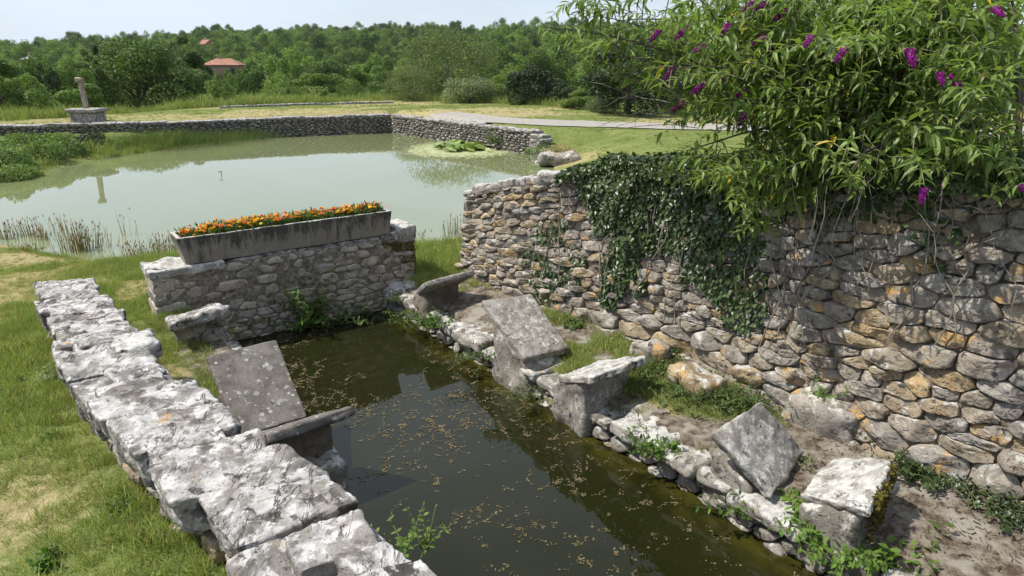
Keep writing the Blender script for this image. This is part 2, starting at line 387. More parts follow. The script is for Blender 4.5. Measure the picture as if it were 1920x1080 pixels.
M['petal_dull'] = leaf_mat('faded_florets', (.10, .02, .07), (.2, .06, .12), .15, .7, 30, c3=(.12, .07, .04), p3=.3)
M['petal_orange'] = leaf_mat('orange_petals', (.85, .27, .008), (.92, .45, .02), .25, .5, 20)
M['petal_yellow'] = leaf_mat('yellow_petals', (.9, .45, .01), (.95, .62, .03), .25, .5, 20)
M['petal_red'] = leaf_mat('rust_red_petals', (.50, .05, .008), (.75, .16, .01), .15, .5, 20)
M['moss'] = leaf_mat('brown_moss', (.035, .03, .006), (.14, .115, .02), .1, .9, 18)
M['mat_weed'] = leaf_mat('duckweed', (.30, .33, .15), (.45, .47, .26), .1, .7, 4)
M['bank_grass'] = leaf_mat('long_bank_grass', (.05, .085, .02), (.14, .19, .05), .25, .6, 3)
M['pad'] = leaf_mat('lily_pads', (.13, .2, .045), (.28, .36, .11), .15, .35, 6, spec=.5)
M['lily_petal'] = leaf_mat('cream_petals', (.7, .7, .45), (.8, .8, .6), .2, .5, 6)
M['algae'] = leaf_mat('algae_flecks', (.09, .072, .034), (.18, .145, .08), .0, .9, 8)
M['litter'] = leaf_mat('leaf_litter', (.045, .028, .018), (.17, .12, .08), .0, .9, 14)
M['yellow_leaf'] = leaf_mat('yellow_leaf', (.6, .5, .05), (.7, .6, .1), .2, .6, 6)
# ------------------------------------------------------------------ terrain
POND = np.array([(-8.6, 11.11), (-7.4, 10.45), (-6.34, 9.99), (-5.33, 10.35), (-3.5, 10.75), (-1.57, 10.77), (-.84, 11.67), (.2, 13.5), (.9, 16), (1.25, 19.5), (1.25, 21), (.72, 23.2),
                 (.2, 23.9), (-5.3, 30.75), (-8.7, 29.5), (-11.6, 27.2), (-12.7, 23.5), (-13.3, 20.5), (-13.3, 17.7), (-12.9, 15), (-11.7, 12.9), (-10.2, 11.7)])
WALLP = np.array([(-31, 21.6), (-18.3, 25.0), (-11.7, 27.45), (-8.7, 29.3), (-5.3, 30.7), (.68, 22.95)])   # top line of the pond wall
def sdist(P, poly):
    """signed distance to a closed polygon, positive inside"""
    x, y = P[..., 0], P[..., 1]; d = np.full(x.shape, 1e9); ins = np.zeros(x.shape, bool)
    n = len(poly)
    for i in range(n):
        a, b = poly[i], poly[(i + 1) % n]
        e = b - a; L = e @ e
        t = np.clip(((x - a[0]) * e[0] + (y - a[1]) * e[1]) / L, 0, 1)
        d = np.minimum(d, np.hypot(x - a[0] - t * e[0], y - a[1] - t * e[1]))
        c = (a[1] > y) != (b[1] > y)
        with np.errstate(divide='ignore', invalid='ignore'):
            ins ^= c & (x < (b[0] - a[0]) * (y - a[1]) / (b[1] - a[1]) + a[0])
    return np.where(ins, d, -d)
OUTER = np.concatenate([WALLP, np.array([(3, 22.5), (200, 22.5), (200, 900), (-900, 900), (-900, 21.6)])])
# foot of the big right-hand wall in basin coordinates (s, t) and its top height
RW = np.array([(.10, .98), (1.31, .88), (2.88, 1.1), (4.1, 1.13), (5.1, 1.03), (5.8, .95), (6.5, 1.1), (7.6, 1.3), (9.2, 1.5)])
RWTOP = ([0.1, .5, 1, 2, 3, 4, 5, 6, 9.2], [1.36, 1.48, 1.66, 1.86, 2.0, 2.1, 2.2, 2.32, 2.45])
def ground(x, y):
    x = np.asarray(x, float); y = np.asarray(y, float); P = np.stack([x, y], -1)
    s, t = W2S(x, y)
    dp = -sdist(P, POND)                                  # distance from the pond, negative inside
    p3 = np.stack([x, y, np.zeros_like(x)], -1)
    # left lawn falling to the pond
    zl = np.interp(s, [-8, -4.4, -2.2, -.2, 1.2, 5.6, 9], [.05, .12, .28, .38, .78, 1.13, 1.2])
    strip = smooth(-3.0, -2.85, t) * smooth(.0, .4, s)
    zl = zl * (1 - strip) + (.30 + .0 * s) * strip
    # right: shelf, then the land held up behind the wall
    wt = np.interp(s, RW[:, 0], RW[:, 1])
    ztop = np.interp(s, RWTOP[0], RWTOP[1]) - .14
    land = np.where(s > .1, ztop, np.interp(s, [-9, -4, -1, .1], [.75, .85, 1.05, 1.2]))
    far = smooth(2.2, 9, t - 1.0 + np.maximum(0, -s) * .6)
    land = land * (1 - far) + .8 * far
    behind = smooth(wt + .12, wt + .42, t) * smooth(-.35, .1, s) + smooth(.9, 2.2, t) * (1 - smooth(-.35, .1, s))
    behind = np.clip(behind, 0, 1)
    shelf = np.where(s > -.2, .27 + .07 * np.clip(t, 0, 1.2), .33)
    zr = shelf * (1 - behind) + land * behind
    zn = np.where(t > -1.0, zr, zl)
    zn = np.where((s < -.1), zl * (1 - smooth(-1.5, .6, t)) + zr * smooth(-1.5, .6, t), zn)
    z = np.minimum(zn, .03 + .28 * np.maximum(dp, 0))
    # far shore
    do = sdist(P, OUTER); ob = smooth(.12, .5, do)
    z = np.where((y > 18) & (x < 0), np.minimum(.42, .02 + .16 * np.maximum(dp, 0)), z)
    hump = .8 + .18 * np.exp(-((x + 2.5) ** 2 / 40 + (y - 33) ** 2 / 16)) + .0 * x
    z = z * (1 - ob) + np.maximum(hump, 0) * ob
    # meadow edge, then the valley and the wooded hill
    ye = np.interp(x, [-60, -30, -19, -14.5, -7, 0, 2.5, 60], [24, 26.5, 27.6, 37.5, 43, 38, 34, 34])
    dd = np.maximum(0, y - ye)
    z = z - np.where(dd > 0, np.minimum(dd * .16, 9 + 0 * dd), 0) * smooth(0, 3, dd)
    r = np.hypot(x, y); az = np.degrees(np.arctan2(x, y))
    ridge = np.interp(az, [-60, -38, -33, -26, -22, -10, 5, 14, 30, 60], [1, 3, 5, 10, 14, 15.5, 17, 14, 11, 11])
    up = smooth(90, 470, r)
    z = z + np.where(y > 60, up * (ridge + 8.6), 0)
    z = z + np.where(y > 60, smooth(80, 160, r) * fbm(p3 / 60, 3, 5) * 4.0, 0)
    z = z + fbm(p3 * .9, 3, 2) * .018 * smooth(.1, 1.5, dp)
    z = np.where(dp < 0, np.maximum(-.7, dp * .5), z)
    z = np.where((dp < 0) & (do > -.3), -.5, z)
    inb = (t > np.where(s > 3.38, -2.8, -2.12)) & (t < .06) & (s > -.12) & (s < 14)
    z = np.where(inb, -.6, z)
    return z
def axis(lo, hi, dense, a0, b0, grow=1.09):
    g = list(np.arange(lo, hi, dense)); st = dense; v = hi
    while v < b0: g.append(v); st *= grow; v += st
    g.append(b0); st = dense; v = lo; pre = []
    while v > a0: st *= grow; v -= st; pre.append(v)
    return np.array(pre[::-1] + g)
gx = axis(-7, 5.2, .075, -1300, 1300, 1.05); gy = axis(.4, 12.5, .075, -30, 1600, 1.035)
GX, GY = np.meshgrid(gx, gy, indexing='ij'); GZ = ground(GX, GY)
V = np.stack([GX, GY, GZ], -1).reshape(-1, 3); nx, ny = GX.shape
i = np.arange(nx - 1)[:, None] * ny + np.arange(ny - 1)[None]
Q = np.stack([i, i + ny, i + ny + 1, i + 1], -1).reshape(-1, 4)
# what covers the ground: r = bare earth, g = dry straw, b = woodland floor
S_, T_ = W2S(V[:, 0], V[:, 1]); P3 = np.stack([V[:, 0], V[:, 1], 0 * V[:, 0]], -1)
wt_ = np.interp(S_, RW[:, 0], RW[:, 1])
shelfm = smooth(-.1, .05, T_) * (1 - smooth(wt_ + .1, wt_ + .4, T_)) * smooth(-.3, .6, S_)
nn = fbm(P3 * 2.2, 3, 31)
greenpatch = smooth(.05, .5, nn + .5 * np.exp(-((S_ - 3.2) ** 2) / 1.2) + .25 * np.exp(-((S_ - 1.2) ** 2) / .4) - .1)
r_ = np.clip(shelfm * (1 - .8 * greenpatch), 0, 1)
r_ = np.maximum(r_, smooth(-2.75, -2.5, T_) * (1 - smooth(-2, -1.9, T_)) * smooth(.3, .5, S_) * .65)
r_ = np.maximum(r_, np.clip(1 - np.abs(V[:, 2] + .01) / .05, 0, 1) * .7 * (V[:, 1] > 8))
g_ = smooth(.25, .75, fbm(P3 * .9, 3, 12) + .30 * np.exp(-((V[:, 0] + 4.3) ** 2 + (V[:, 1] - 5.4) ** 2) / .8)) * (V[:, 1] < 14)
g_ = np.maximum(g_, np.exp(-((V[:, 0] + 2.4) ** 2 + (V[:, 1] - 2.5) ** 2) / .35) * .8)
g_ = np.maximum(g_, np.exp(-((V[:, 0] + 3.95) ** 2 / .8 + (V[:, 1] - 5.6) ** 2 / .35)) * .9)
band = smooth(.0, .55, fbm(P3 * np.array([.18, .5, 1]), 3, 14) + .35)
far_ = smooth(22, 24, V[:, 1]) * (sdist(V[:, :2], OUTER) > 0)
g_ = np.where(far_ > 0, np.clip(band * (.6 + .5 * smooth(-14, -6, V[:, 0]) * (1 - smooth(.5, 4, V[:, 0]))), 0, 1), g_)
g_ = np.maximum(g_, .75 * np.exp(-((V[:, 0] - 1.9) ** 2 + (V[:, 1] - 20.3) ** 2) / 1.4))
b_ = smooth(44, 52, V[:, 1])
m = N('turf_and_earth'); geo = m.n('ShaderNodeNewGeometry'); p = geo.outputs['Position']
at = m.n('ShaderNodeVertexColor', _layer_name='tint'); sp = m.n('ShaderNodeSeparateColor', i0=at.outputs[0])
n1 = m.noise(p, 1.3, 5, .6); n2 = m.noise(p, 14, 6, .7); n3 = m.noise(p, 60, 4, .7)
gr = m.mix(m.step(n1, .3, .7), (.15, .185, .05), (.24, .265, .09))
gr = m.mix(m.step(n2, .35, .7), m.mix(1.0, gr, (.62, .68, .6), 'MULTIPLY'), gr)
st = m.mix(m.step(n2, .35, .65), (.26, .225, .10), (.40, .34, .185))
gf = m.step(m.math('ADD', sp.outputs[1], m.math('MULTIPLY', m.math('SUBTRACT', n2, .5), .9)), .25, .75)
col = m.mix(gf, gr, st)
e1 = m.mix(m.step(n2, .35, .65), (.085, .062, .045), (.27, .235, .19)); e1 = m.mix(m.step(n3, .62, .7), e1, (.30, .26, .2))
e1 = m.mix(m.step(m.noise(p, 4, 4), .5, .62), e1, (.31, .285, .245))
ef = m.step(m.math('ADD', sp.outputs[0], m.math('MULTIPLY', m.math('SUBTRACT', n2, .5), .7)), .3, .65)
col = m.mix(ef, col, e1); col = m.mix(sp.outputs[2], col, (.03, .042, .014))
M['ground'] = m.finish(col, .95, m.math('ADD', m.math('MULTIPLY', n2, 1.0), m.math('MULTIPLY', n3, .5)), .025, 1, .1)
g = mk('ground', V, Q, M['ground'], col=np.stack([r_, g_, b_], -1)); tag(g, kind='structure')
# water
def water_mat(name, c1, c2, rough, bump, bs, spec=.5, ns=.25, edge=None):
    m = N(name); geo = m.n('ShaderNodeNewGeometry'); p = geo.outputs['Position']
    n = m.noise(p, ns, 4, .6, .4); col = m.mix(m.step(n, .3, .7), c1, c2)
    if edge:
        at = m.n('ShaderNodeVertexColor', _layer_name='tint'); e = m.n('ShaderNodeSeparateColor', i0=at.outputs[0]).outputs[0]
        col = m.mix(m.math('MULTIPLY', e, m.step(m.noise(p, 3.5, 5, .65, .5), .35, .62)), col, edge)
    st = m.n('ShaderNodeMapping', Vector=p, Scale=(1, 2.2, 1))
    h = m.noise(st.outputs[0], bump, 3, .5)
    b = m.n('ShaderNodeBsdfPrincipled'); m.put(b.inputs['Base Color'], col); m.put(b.inputs['Roughness'], rough); m.put(b.inputs['IOR'], 1.33 if name.startswith('dark') else 1.8); m.put(b.inputs['Specular IOR Level'], spec)
    bp = m.n('ShaderNodeBump', Strength=1.0, Distance=bs, Height=h); m.t.links.new(bp.outputs[0], b.inputs['Normal'])
    m.t.links.new(b.outputs[0], m.out.inputs['Surface']); return m.m
M['pond'] = water_mat('milky_green_pond', (.175, .20, .09), (.19, .215, .105), .0, 5, .00018, .5)
M['basin'] = water_mat('dark_basin_water', (.011, .0125, .003), (.015, .0165, .005), .01, 3, .0003, .6, .9, edge=(.05, .046, .008))
def grid_sheet(fn, us, vs):
    U, W = np.meshgrid(us, vs, indexing='ij'); V = fn(U, W).reshape(-1, 3); n, k = U.shape
    i = np.arange(n - 1)[:, None] * k + np.arange(k - 1)[None]
    return V, np.stack([i, i + k, i + k + 1, i + 1], -1).reshape(-1, 4), U.ravel(), W.ravel()
V, Q, _, _ = grid_sheet(lambda u, w_: np.stack([u, w_, 0 * u], -1), np.linspace(-15.5, 3, 40), np.linspace(9.2, 32.5, 40))
s, t = W2S(V[:, 0], V[:, 1])
tag(mk('pond_water', V, Q, M['pond']), kind='structure')
V, Q, U, W = grid_sheet(lambda u, w_: S2W(u, w_, .0), np.linspace(-.06, 10, 60), np.linspace(-2.8, .05, 30))
e = np.maximum(smooth(-.42, -.05, W), .5 * smooth(-2.3, -2.6, W))
tag(mk('basin_water', V, Q, M['basin'], col=np.stack([e, e, e], -1)), kind='structure')
# path: one sheet 4 mm over the ground
pc = np.array([(-3.2, 29.3), (-1.6, 27.6), (1.0, 26.1), (4, 24.9), (8, 23.7), (14, 22.6), (24, 21.5), (45, 20)])
tt = np.linspace(0, len(pc) - 1, 90); cx = np.interp(tt, range(len(pc)), pc[:, 0]); cy = np.interp(tt, range(len(pc)), pc[:, 1])
k_ = np.ones(9) / 9; cx = np.concatenate([cx[:4], np.convolve(cx, k_, 'valid'), cx[-4:]]); cy = np.concatenate([cy[:4], np.convolve(cy, k_, 'valid'), cy[-4:]])
dx, dy = np.gradient(cx), np.gradient(cy); L = np.hypot(dx, dy); nx_, ny_ = -dy / L, dx / L
Vs = []
for k in np.linspace(-1.15, 1.15, 7):
    j = fbm(np.stack([cx * .8, cy * .8, 0 * cx + k * 3], -1), 2, 3) * .1
    Vs.append(np.stack([cx + nx_ * (k + j), cy + ny_ * (k + j)], -1))
Vs = np.stack(Vs, 1); zz = ground(Vs[..., 0], Vs[..., 1]) + .03; V = np.concatenate([Vs, zz[..., None]], -1).reshape(-1, 3)
i = np.arange(89)[:, None] * 7 + np.arange(6)[None]; Q = np.stack([i, i + 7, i + 8, i + 1], -1).reshape(-1, 4)[:, ::-1]
M['path'] = plain_mat('pale_gravel_path', (.26, .245, .22), (.36, .34, .31), 6, .95, .01, .1)
tag(mk('path', V, Q, M['path']), kind='structure')

# ------------------------------------------------------------------ masonry
def clip(poly, a, b, c):
    """keep a*x+b*y<=c"""
    out = []; n = len(poly)
    for i in range(n):
        p, q = poly[i], poly[(i + 1) % n]; dp = a * p[0] + b * p[1] - c; dq = a * q[0] + b * q[1] - c
        if dp <= 0: out.append(p)
        if (dp < 0 < dq) or (dq < 0 < dp):
            k = dp / (dp - dq); out.append((p[0] + (q[0] - p[0]) * k, p[1] + (q[1] - p[1]) * k))
    return out
def cells(seeds, U, Vh, an=.6):
    """Voronoi cells, with u squeezed by an so that the stones lie flat"""
    sd = np.asarray(seeds); sq = sd * np.array([an, 1.0]); out = []
    for i in range(len(sd)):
        d = np.sum((sq - sq[i]) ** 2, 1); nb = np.argsort(d)[1:15]
        poly = [(0, 0), (U * an, 0), (U * an, Vh), (0, Vh)]
        for j in nb:
            a, b = sq[j] - sq[i]; c = (sq[j] @ sq[j] - sq[i] @ sq[i]) / 2
            poly = clip(poly, a, b, c)
            if len(poly) < 3: break
        if len(poly) >= 3:
            P = np.array(poly); P[:, 0] /= an; out.append(P)
    return out
def rows(U, Vh, hfun, wfun, rr, jit=.22, slope=0.0):
    v = 0; seeds = []
    while v < Vh:
        h = hfun(v); u = -rr.rand() * .2
        while u < U:
            wd = wfun(v, u) * (h / .14) ** .35
            if rr.rand() < .16 and wd > .2:
                seeds.append((u + wd / 2, v + h * .28)); seeds.append((u + wd * (.4 + .3 * rr.rand()), v + h * .78))
            else:
                seeds.append((u + wd / 2 + (rr.rand() - .5) * wd * jit, v + h / 2 + (rr.rand() - .5) * h * jit * .8 + slope * u))
            u += wd
        v += h
    return [q for q in seeds if 0 < q[0] < U and 0 < q[1] < Vh]
def stone(P, W, rr, gap=.012, h=.03, M_=14, rings=5, rough=.01, sharp=.2, seed=0, back=.06):
    """one rubble stone from its cell polygon; W(u, v, d) maps wall space to the world"""
    c = P.mean(0); size = max(np.ptp(P[:, 0]), np.ptp(P[:, 1]))
    for _ in range(1):
        Pn = np.roll(P, -1, 0); P = np.stack([P * (1 - sharp) + Pn * sharp, P * sharp + Pn * (1 - sharp)], 1).reshape(-1, 2)
        sharp *= 1.3
    seg = np.hypot(*(np.roll(P, -1, 0) - P).T); cum = np.concatenate([[0], np.cumsum(seg)]); tot = cum[-1]
    q = (np.arange(M_) + rr.rand()) / M_ * tot % tot
    Pc = np.concatenate([P, P[:1]]); O = np.stack([np.interp(q, cum, Pc[:, 0]), np.interp(q, cum, Pc[:, 1])], 1)
    O = O[np.argsort(np.arctan2(*(O - c).T[::-1]))]
    r = O - c; rl = np.hypot(*r.T)[:, None]
    O = c + r * (1 - np.minimum(gap * (.6 + .9 * rr.rand(M_, 1)) / rl, .35))
    r = O - c
    prof = {6: [(1, -back), (1, .12), (.975, .74), (.91, .96), (.72, 1), (.48, 1), (.22, 1)], 5: [(1, -back), (1, .1), (.96, .68), (.84, .95), (.5, 1)],
            3: [(1, -back), (1, .2), (.8, 1)], 2: [(1, -.03), (.86, 1)]}[rings]
    fth = rr.uniform(0, 6.28, 4); fc = rr.uniform(-.1, .6, 4); fs = rr.uniform(.3, 1.5, 4); R_ = rl.mean()
    tu, tv = (rr.rand(2) - .5) * .22; base = (rr.rand() - .4) * h * .5
    uv = []; dd = []
    for k, (fct, dp) in enumerate(prof):
        pt = c + r * fct; uv.append(pt)
        if k == 0: dd.append(np.full(M_, -back))
        else:
            rel = (pt - c) / R_; fa = np.min([1 - fs[q] * np.maximum(0, rel @ np.array([math.cos(fth[q]), math.sin(fth[q])]) - fc[q]) for q in range(4)], 0)
            dd.append(np.minimum(dp, np.maximum(fa, .05)) * h + base * (dp > 0) + (pt - c) @ np.array([tu, tv]) * min(1, dp + .4) + (rr.rand(M_) - .5) * rough * (1.2 if dp > 0 else .4))
    uv.append(c[None]); dd.append(np.array([h * 1.02 + base]))
    uv = np.concatenate(uv); dd = np.concatenate(dd)
    V = W(uv[:, 0], uv[:, 1], dd)
    nr = len(prof); i = np.arange(nr - 1)[:, None] * M_; j = np.arange(M_)[None]; j2 = (j + 1) % M_
    Q = np.stack([i + j, i + j2, i + M_ + j2, i + M_ + j], -1).reshape(-1, 4)
    top = (nr - 1) * M_; jj = np.arange(M_); T = np.stack([top + jj, top + (jj + 1) % M_, np.full(M_, nr * M_)], -1)
    V = V + (fbm(V * 9 + seed, 3, 4)[:, None]) * rough * .5
    return V, [Q, T], size
def build_stones(cl, W, mat, parent, name='stone', nmax=280, det=lambda c: (16, 6), gap=.012, hf=None, rough=.01, seed=1, smat=None, sharp=.2, keep=None, flip=False):
    rr = np.random.RandomState(seed); items = []
    for P in cl:
        c = P.mean(0)
        if keep is not None and not keep(c): continue
        M_, rg = det(c); hh = hf(c, P, rr) if hf else .03
        V, F, sz = stone(P, W, rr, gap, hh, M_, rg, rough, sharp, seed * 3 + len(items))
        if flip: F = [f[:, ::-1] for f in F]
        pr = proj(V); ok = (pr[:, 2] > .3); area = 0
        if ok.all():
            a, b = np.ptp(np.clip(pr[:, 0], 0, 1920)), np.ptp(np.clip(pr[:, 1], 0, 1080)); area = a * b
        items.append((area, V, F))
    items.sort(key=lambda q: -q[0])
    for ar, V, F in items[:nmax]:
        o_ = mk(name, V, F, mat, parent); nf_ = 2 * int(F[0][0, 2] - F[0][0, 1]); fl_ = np.ones(len(o_.data.polygons), bool); fl_[:nf_] = False
        o_.data.polygons.foreach_set('use_smooth', fl_)
    rest = items[nmax:]
    if rest:
        V, F, C = merge([(V, F, (rr.rand(),) * 3) for _, V, F in rest])
        tag(mk('small_stones', V, F, smat or mat, parent, col=C), kind='stuff')
    return len(items)
def curve_wall(pts, z0, ztop, batter, vmax):
    """pts: foot polyline (x, y). Returns W(u, v, d) with v in 0..vmax stretched to the local height, and the length"""
    pts = np.asarray(pts, float)
    fine = np.linspace(0, len(pts) - 1, 200); X = np.interp(fine, range(len(pts)), pts[:, 0]); Y = np.interp(fine, range(len(pts)), pts[:, 1])
    k = np.ones(15) / 15; pad = lambda a: np.concatenate([a[0] + (a[0] - a[7:0:-1]), a, a[-1] + (a[-1] - a[-2:-9:-1])])
    X = np.convolve(pad(X), k, 'valid'); Y = np.convolve(pad(Y), k, 'valid')
    dx, dy = np.gradient(X), np.gradient(Y); L = np.hypot(dx, dy); nX, nY = dy / L, -dx / L
    cu = np.concatenate([[0], np.cumsum(np.hypot(np.diff(X), np.diff(Y)))])
    def W(u, v, d):
        x, y, a, b = (np.interp(u, cu, q) for q in (X, Y, nX, nY))
        zt = np.interp(u / cu[-1], ztop[0], ztop[1]); zb = np.interp(u / cu[-1], z0[0], z0[1])
        z = zb + (zt - zb) * v / vmax; o = d - batter * (z - zb)
        return np.stack([x + a * o, y + b * o, z + 0 * x], -1)
    return W, cu[-1], (X, Y, nX, nY, cu)
def core(name, W, U, vmax, d0, depth, mat, parent, nu=60, nv=10):
    """solid body behind the stones: front sheet, top, back and both ends"""
    prof = [(0, d0 - depth)] if False else []
    vs = [(v, d0) for v in np.linspace(0, vmax * .995, nv)] + [(vmax * .995, d0 - depth * .5), (vmax * .995, d0 - depth), (0, d0 - depth)]
    us = np.linspace(0.02, U - .02, nu); rings = [W(us, np.full(nu, v), np.full(nu, d)) for v, d in vs]
    V = np.stack(rings, 1).reshape(-1, 3); k = len(vs)
    i = np.arange(nu - 1)[:, None] * k; j = np.arange(k)[None]; j2 = (j + 1) % k
    Q = np.stack([i + j, i + k + j, i + k + j2, i + j2], -1).reshape(-1, 4)
    Q1 = [np.arange(k)[None], (np.arange(k)[::-1] + (nu - 1) * k)[None]]
    return mk(name, V, [Q, np.concatenate(Q1)], mat, parent, smooth_=False)

# --- the big retaining wall on the right
rw_xy = S2W(RW[:, 0], RW[:, 1])[:, :2]
rw = empty('retaining_wall', (*rw_xy[3], .3), 'long curved dry stone wall of grey and ochre rubble along the right bank', 'stone wall')
rw_pts = rw_xy
VM = 1.75
Wr, Ur, rwc = curve_wall(rw_pts, ([0, 1], [.18, .22]), ([0, .06, .12, .25, .4, .6, 1], [1.30, 1.44, 1.58, 1.80, 1.97, 2.16, 2.42]), .07, VM)
def to_local(Wf, loc):
    loc = np.array(loc); return lambda u, v, d: Wf(u, v, d) - loc
rr = np.random.RandomState(21)
seeds = rows(Ur, VM, lambda v: (rr.uniform(.16, .24) if v < .34 else rr.choice([rr.uniform(.042, .065), rr.uniform(.065, .10), rr.uniform(.10, .155)])),
             lambda v, u: rr.uniform(.13, .50) * (1.1 if v < .35 else 1), rr, .42)
cl = cells(seeds, Ur, VM, .4)
loc = np.array(rw.location)
Wl = to_local(Wr, loc)
# a gentle bulge in and out, so the face is not a ruled sheet
Wb = lambda u, v, d: Wl(u, v, d + .035 * fbm(np.stack([u * .9, v * 1.3, 0 * u], -1), 2, 8))
core('wall_fill', lambda u, v, d: Wb(u, v, d - .014 + .018 * fbm(np.stack([u * 7, v * 7, 0 * u], -1), 3, 5)), Ur, VM, .0, .42, M['wall_fill'], rw, nu=420, nv=90)
_pj = proj
def proj(p, _o=[loc]):
    return _pj(np.atleast_2d(p) + _o[0])
nst = build_stones(cl, Wb, M['rubble'], rw, nmax=285, gap=.005, hf=lambda c, P, q: q.uniform(.02, .07) * (1.35 if c[1] < .4 else 1), rough=.012, seed=5, smat=M['rubble_tint'],
                   det=lambda c: (24, 6), sharp=.15)
proj = _pj
# pale coping stones at the free end and the quoins of the wall's end
def coping_on(Wf, parent, u0, u1, lens, mat, thick=(.10, .15), depth=.38, vtop=VM, n=10, over=.03, seed=0, zoff=0.0, amp=.014, name='coping_stone'):
    r2 = np.random.RandomState(seed); u = u0; k = 0
    while u < u1:
        L = r2.uniform(*lens); C = np.zeros((2, 2, 2, 3)); th = r2.uniform(*thick)
        for a, uu in enumerate((u + .006, min(u + L, u1 + .1) - .006)):
            for b, d in enumerate((over + r2.uniform(-.01, .02), over - depth)):
                p = Wf(np.array(uu), np.array(vtop), np.array(d)); p = np.asarray(p).reshape(3)
                C[a, b, 0] = p + [0, 0, -.01 + zoff]; C[a, b, 1] = p + [0, 0, th + zoff + r2.uniform(-.012, .012)]
        V, Q = rbox(C, n, .035, amp, 7, seed=seed + k, low=.015)
        mk(name, V, Q, mat, parent); u += L; k += 1
coping_on(Wl, rw, -.02, 1.75, (.2, .36), M['white_slab'], (.07, .12), .34, n=12, seed=40)
coping_on(Wl, rw, 1.75, Ur - .2, (.3, .55), M['rubble'], (.05, .1), .34, n=8, seed=41)
v = .0; k = 0; r2 = np.random.RandomState(9)
while v < VM:                                                       # the end of the wall, seen edge-on from the basin
    h = r2.uniform(.16, .34); C = np.zeros((2, 2, 2, 3))
    for a, d in enumerate((.035, -.42)):
        for b, uu in enumerate((-.05, .10 + r2.uniform(0, .08))):
            for c, vv in enumerate((v + .006, min(VM, v + h) - .006)): C[a, b, c] = Wl(np.array(uu), np.array(vv), np.array(d)).reshape(3)
    V, Q = rbox(C, 9, .03, .014, 7, seed=80 + k); mk('quoin_stone', V, Q, M['white_slab'] if k % 2 else M['coping'], rw); v += h; k += 1
# boulders at the foot of the wall
FB = [((1190, 590), .30, .17, .20), ((1310, 720), .24, .16, .13), ((1080, 560), .2, .16, .14), ((990, 520), .24, .2, .17), ((1215, 665), .2, .11, .13), ((1140, 600), .26, .15, .13), ((1340, 640), .22, .15, .24), ((1550, 790), .30, .16, .22), ((1435, 720), .28, .15, .26), ((1770, 880), .24, .12, .16)]
for k, ((x, y), a, b, c) in enumerate(FB):
    p = PX(x, y, .36) - loc; r2 = np.random.RandomState(k + 3)
    C = np.array([[[[sx * a * r2.uniform(.75, 1), sy * b * r2.uniform(.7, 1), sz * c * r2.uniform(.75, 1)] for sz in (-1, 1)] for sy in (-1, 1)] for sx in (-1, 1)])
    an = math.atan2(AX[1], AX[0]) + r2.uniform(-.2, .2); ca, sa = math.cos(an), math.sin(an)
    C = C @ np.array([[ca, sa, 0], [-sa, ca, 0], [0, 0, 1]]) + p
    V, Q = rbox(C, 16, .07, .03, 7, seed=k + 100, low=.05, lowf=4); mk('boulder', V, Q, M['rubble'] if k % 3 else M['white_slab'], rw)

# --- the low parapet on the left
def lw_line(s):                                                     # outer edge, inner edge, top height
    to = np.interp(s, [.9, 1.5, 3.5, 4.35, 5.13, 5.6, 7], [-3.60, -3.55, -3.47, -3.34, -3.2, -3.17, -3.15])
    ti = np.interp(s, [.9, 1.5, 3.4, 4.47, 5.65, 7], [-3.13, -3.12, -3.06, -2.92, -2.64, -2.6])
    return to, ti, np.interp(s, [.9, 5.6, 7], [1.19, 1.40, 1.42])
lwl = np.append(S2W(4, -3.2), 1.0)[:3]; lwl[2] = .9
lw = empty('parapet_wall', lwl, 'low drystone wall capped with big rough white-lichened slabs in the left foreground', 'stone wall')
cuts = [.92, 1.22, 1.50, 1.76, 2.05, 2.42, 2.72, 3.02, 3.42, 3.86, 4.17, 4.50, 4.82, 5.10, 5.40, 5.78, 6.2, 6.7]
rl = np.random.RandomState(4)
skew = [(.03 + rl.uniform(-.05, .06)) for _ in cuts]
for k in range(len(cuts) - 1):
    s0, s1 = cuts[k], cuts[k + 1]; C = np.zeros((2, 2, 2, 3))
    dz = [0, .012, -.008, .012, .0, .015, -.012, .015, -.01, .022, .008, -.04, .02, .01, -.02, .015, 0][k]; th = rl.uniform(.12, .2)
    oo, ii = rl.uniform(-.045, .04), rl.uniform(-.06, .045)
    if k in (11,): ii = -.02; oo = .03
    for a, (sv, sk) in enumerate(((s0, skew[k]), (s1, skew[k + 1]))):
        for b in (0, 1):
            ss = sv + (-.5 if b == 0 else .5) * sk * 2 + (.008 if a == 0 else -.008)
            to, ti, zt = lw_line(ss); t_ = to + oo if b == 0 else ti + ii
            tilt = (.02 if a == 0 else -.012)
            C[a, b, 0] = S2W(ss, t_ + (.03 if b == 0 else -.03), zt + dz * 1.6 - th) - lwl; C[a, b, 1] = S2W(ss, t_, zt + dz * 1.6 + tilt) - lwl
    n = 46 if s0 > 3.8 else 34
    V, Q = rbox(C, n, .015, .0085, 15, strata=.009, sdir=(AX[0] * .75 + .2, AX[1] * .75, .6), sfreq=13 + rl.uniform(-3, 4), seed=k + 11, low=.013, lowf=6)
    mk('coping_slab', V, Q, M['coping'], lw)
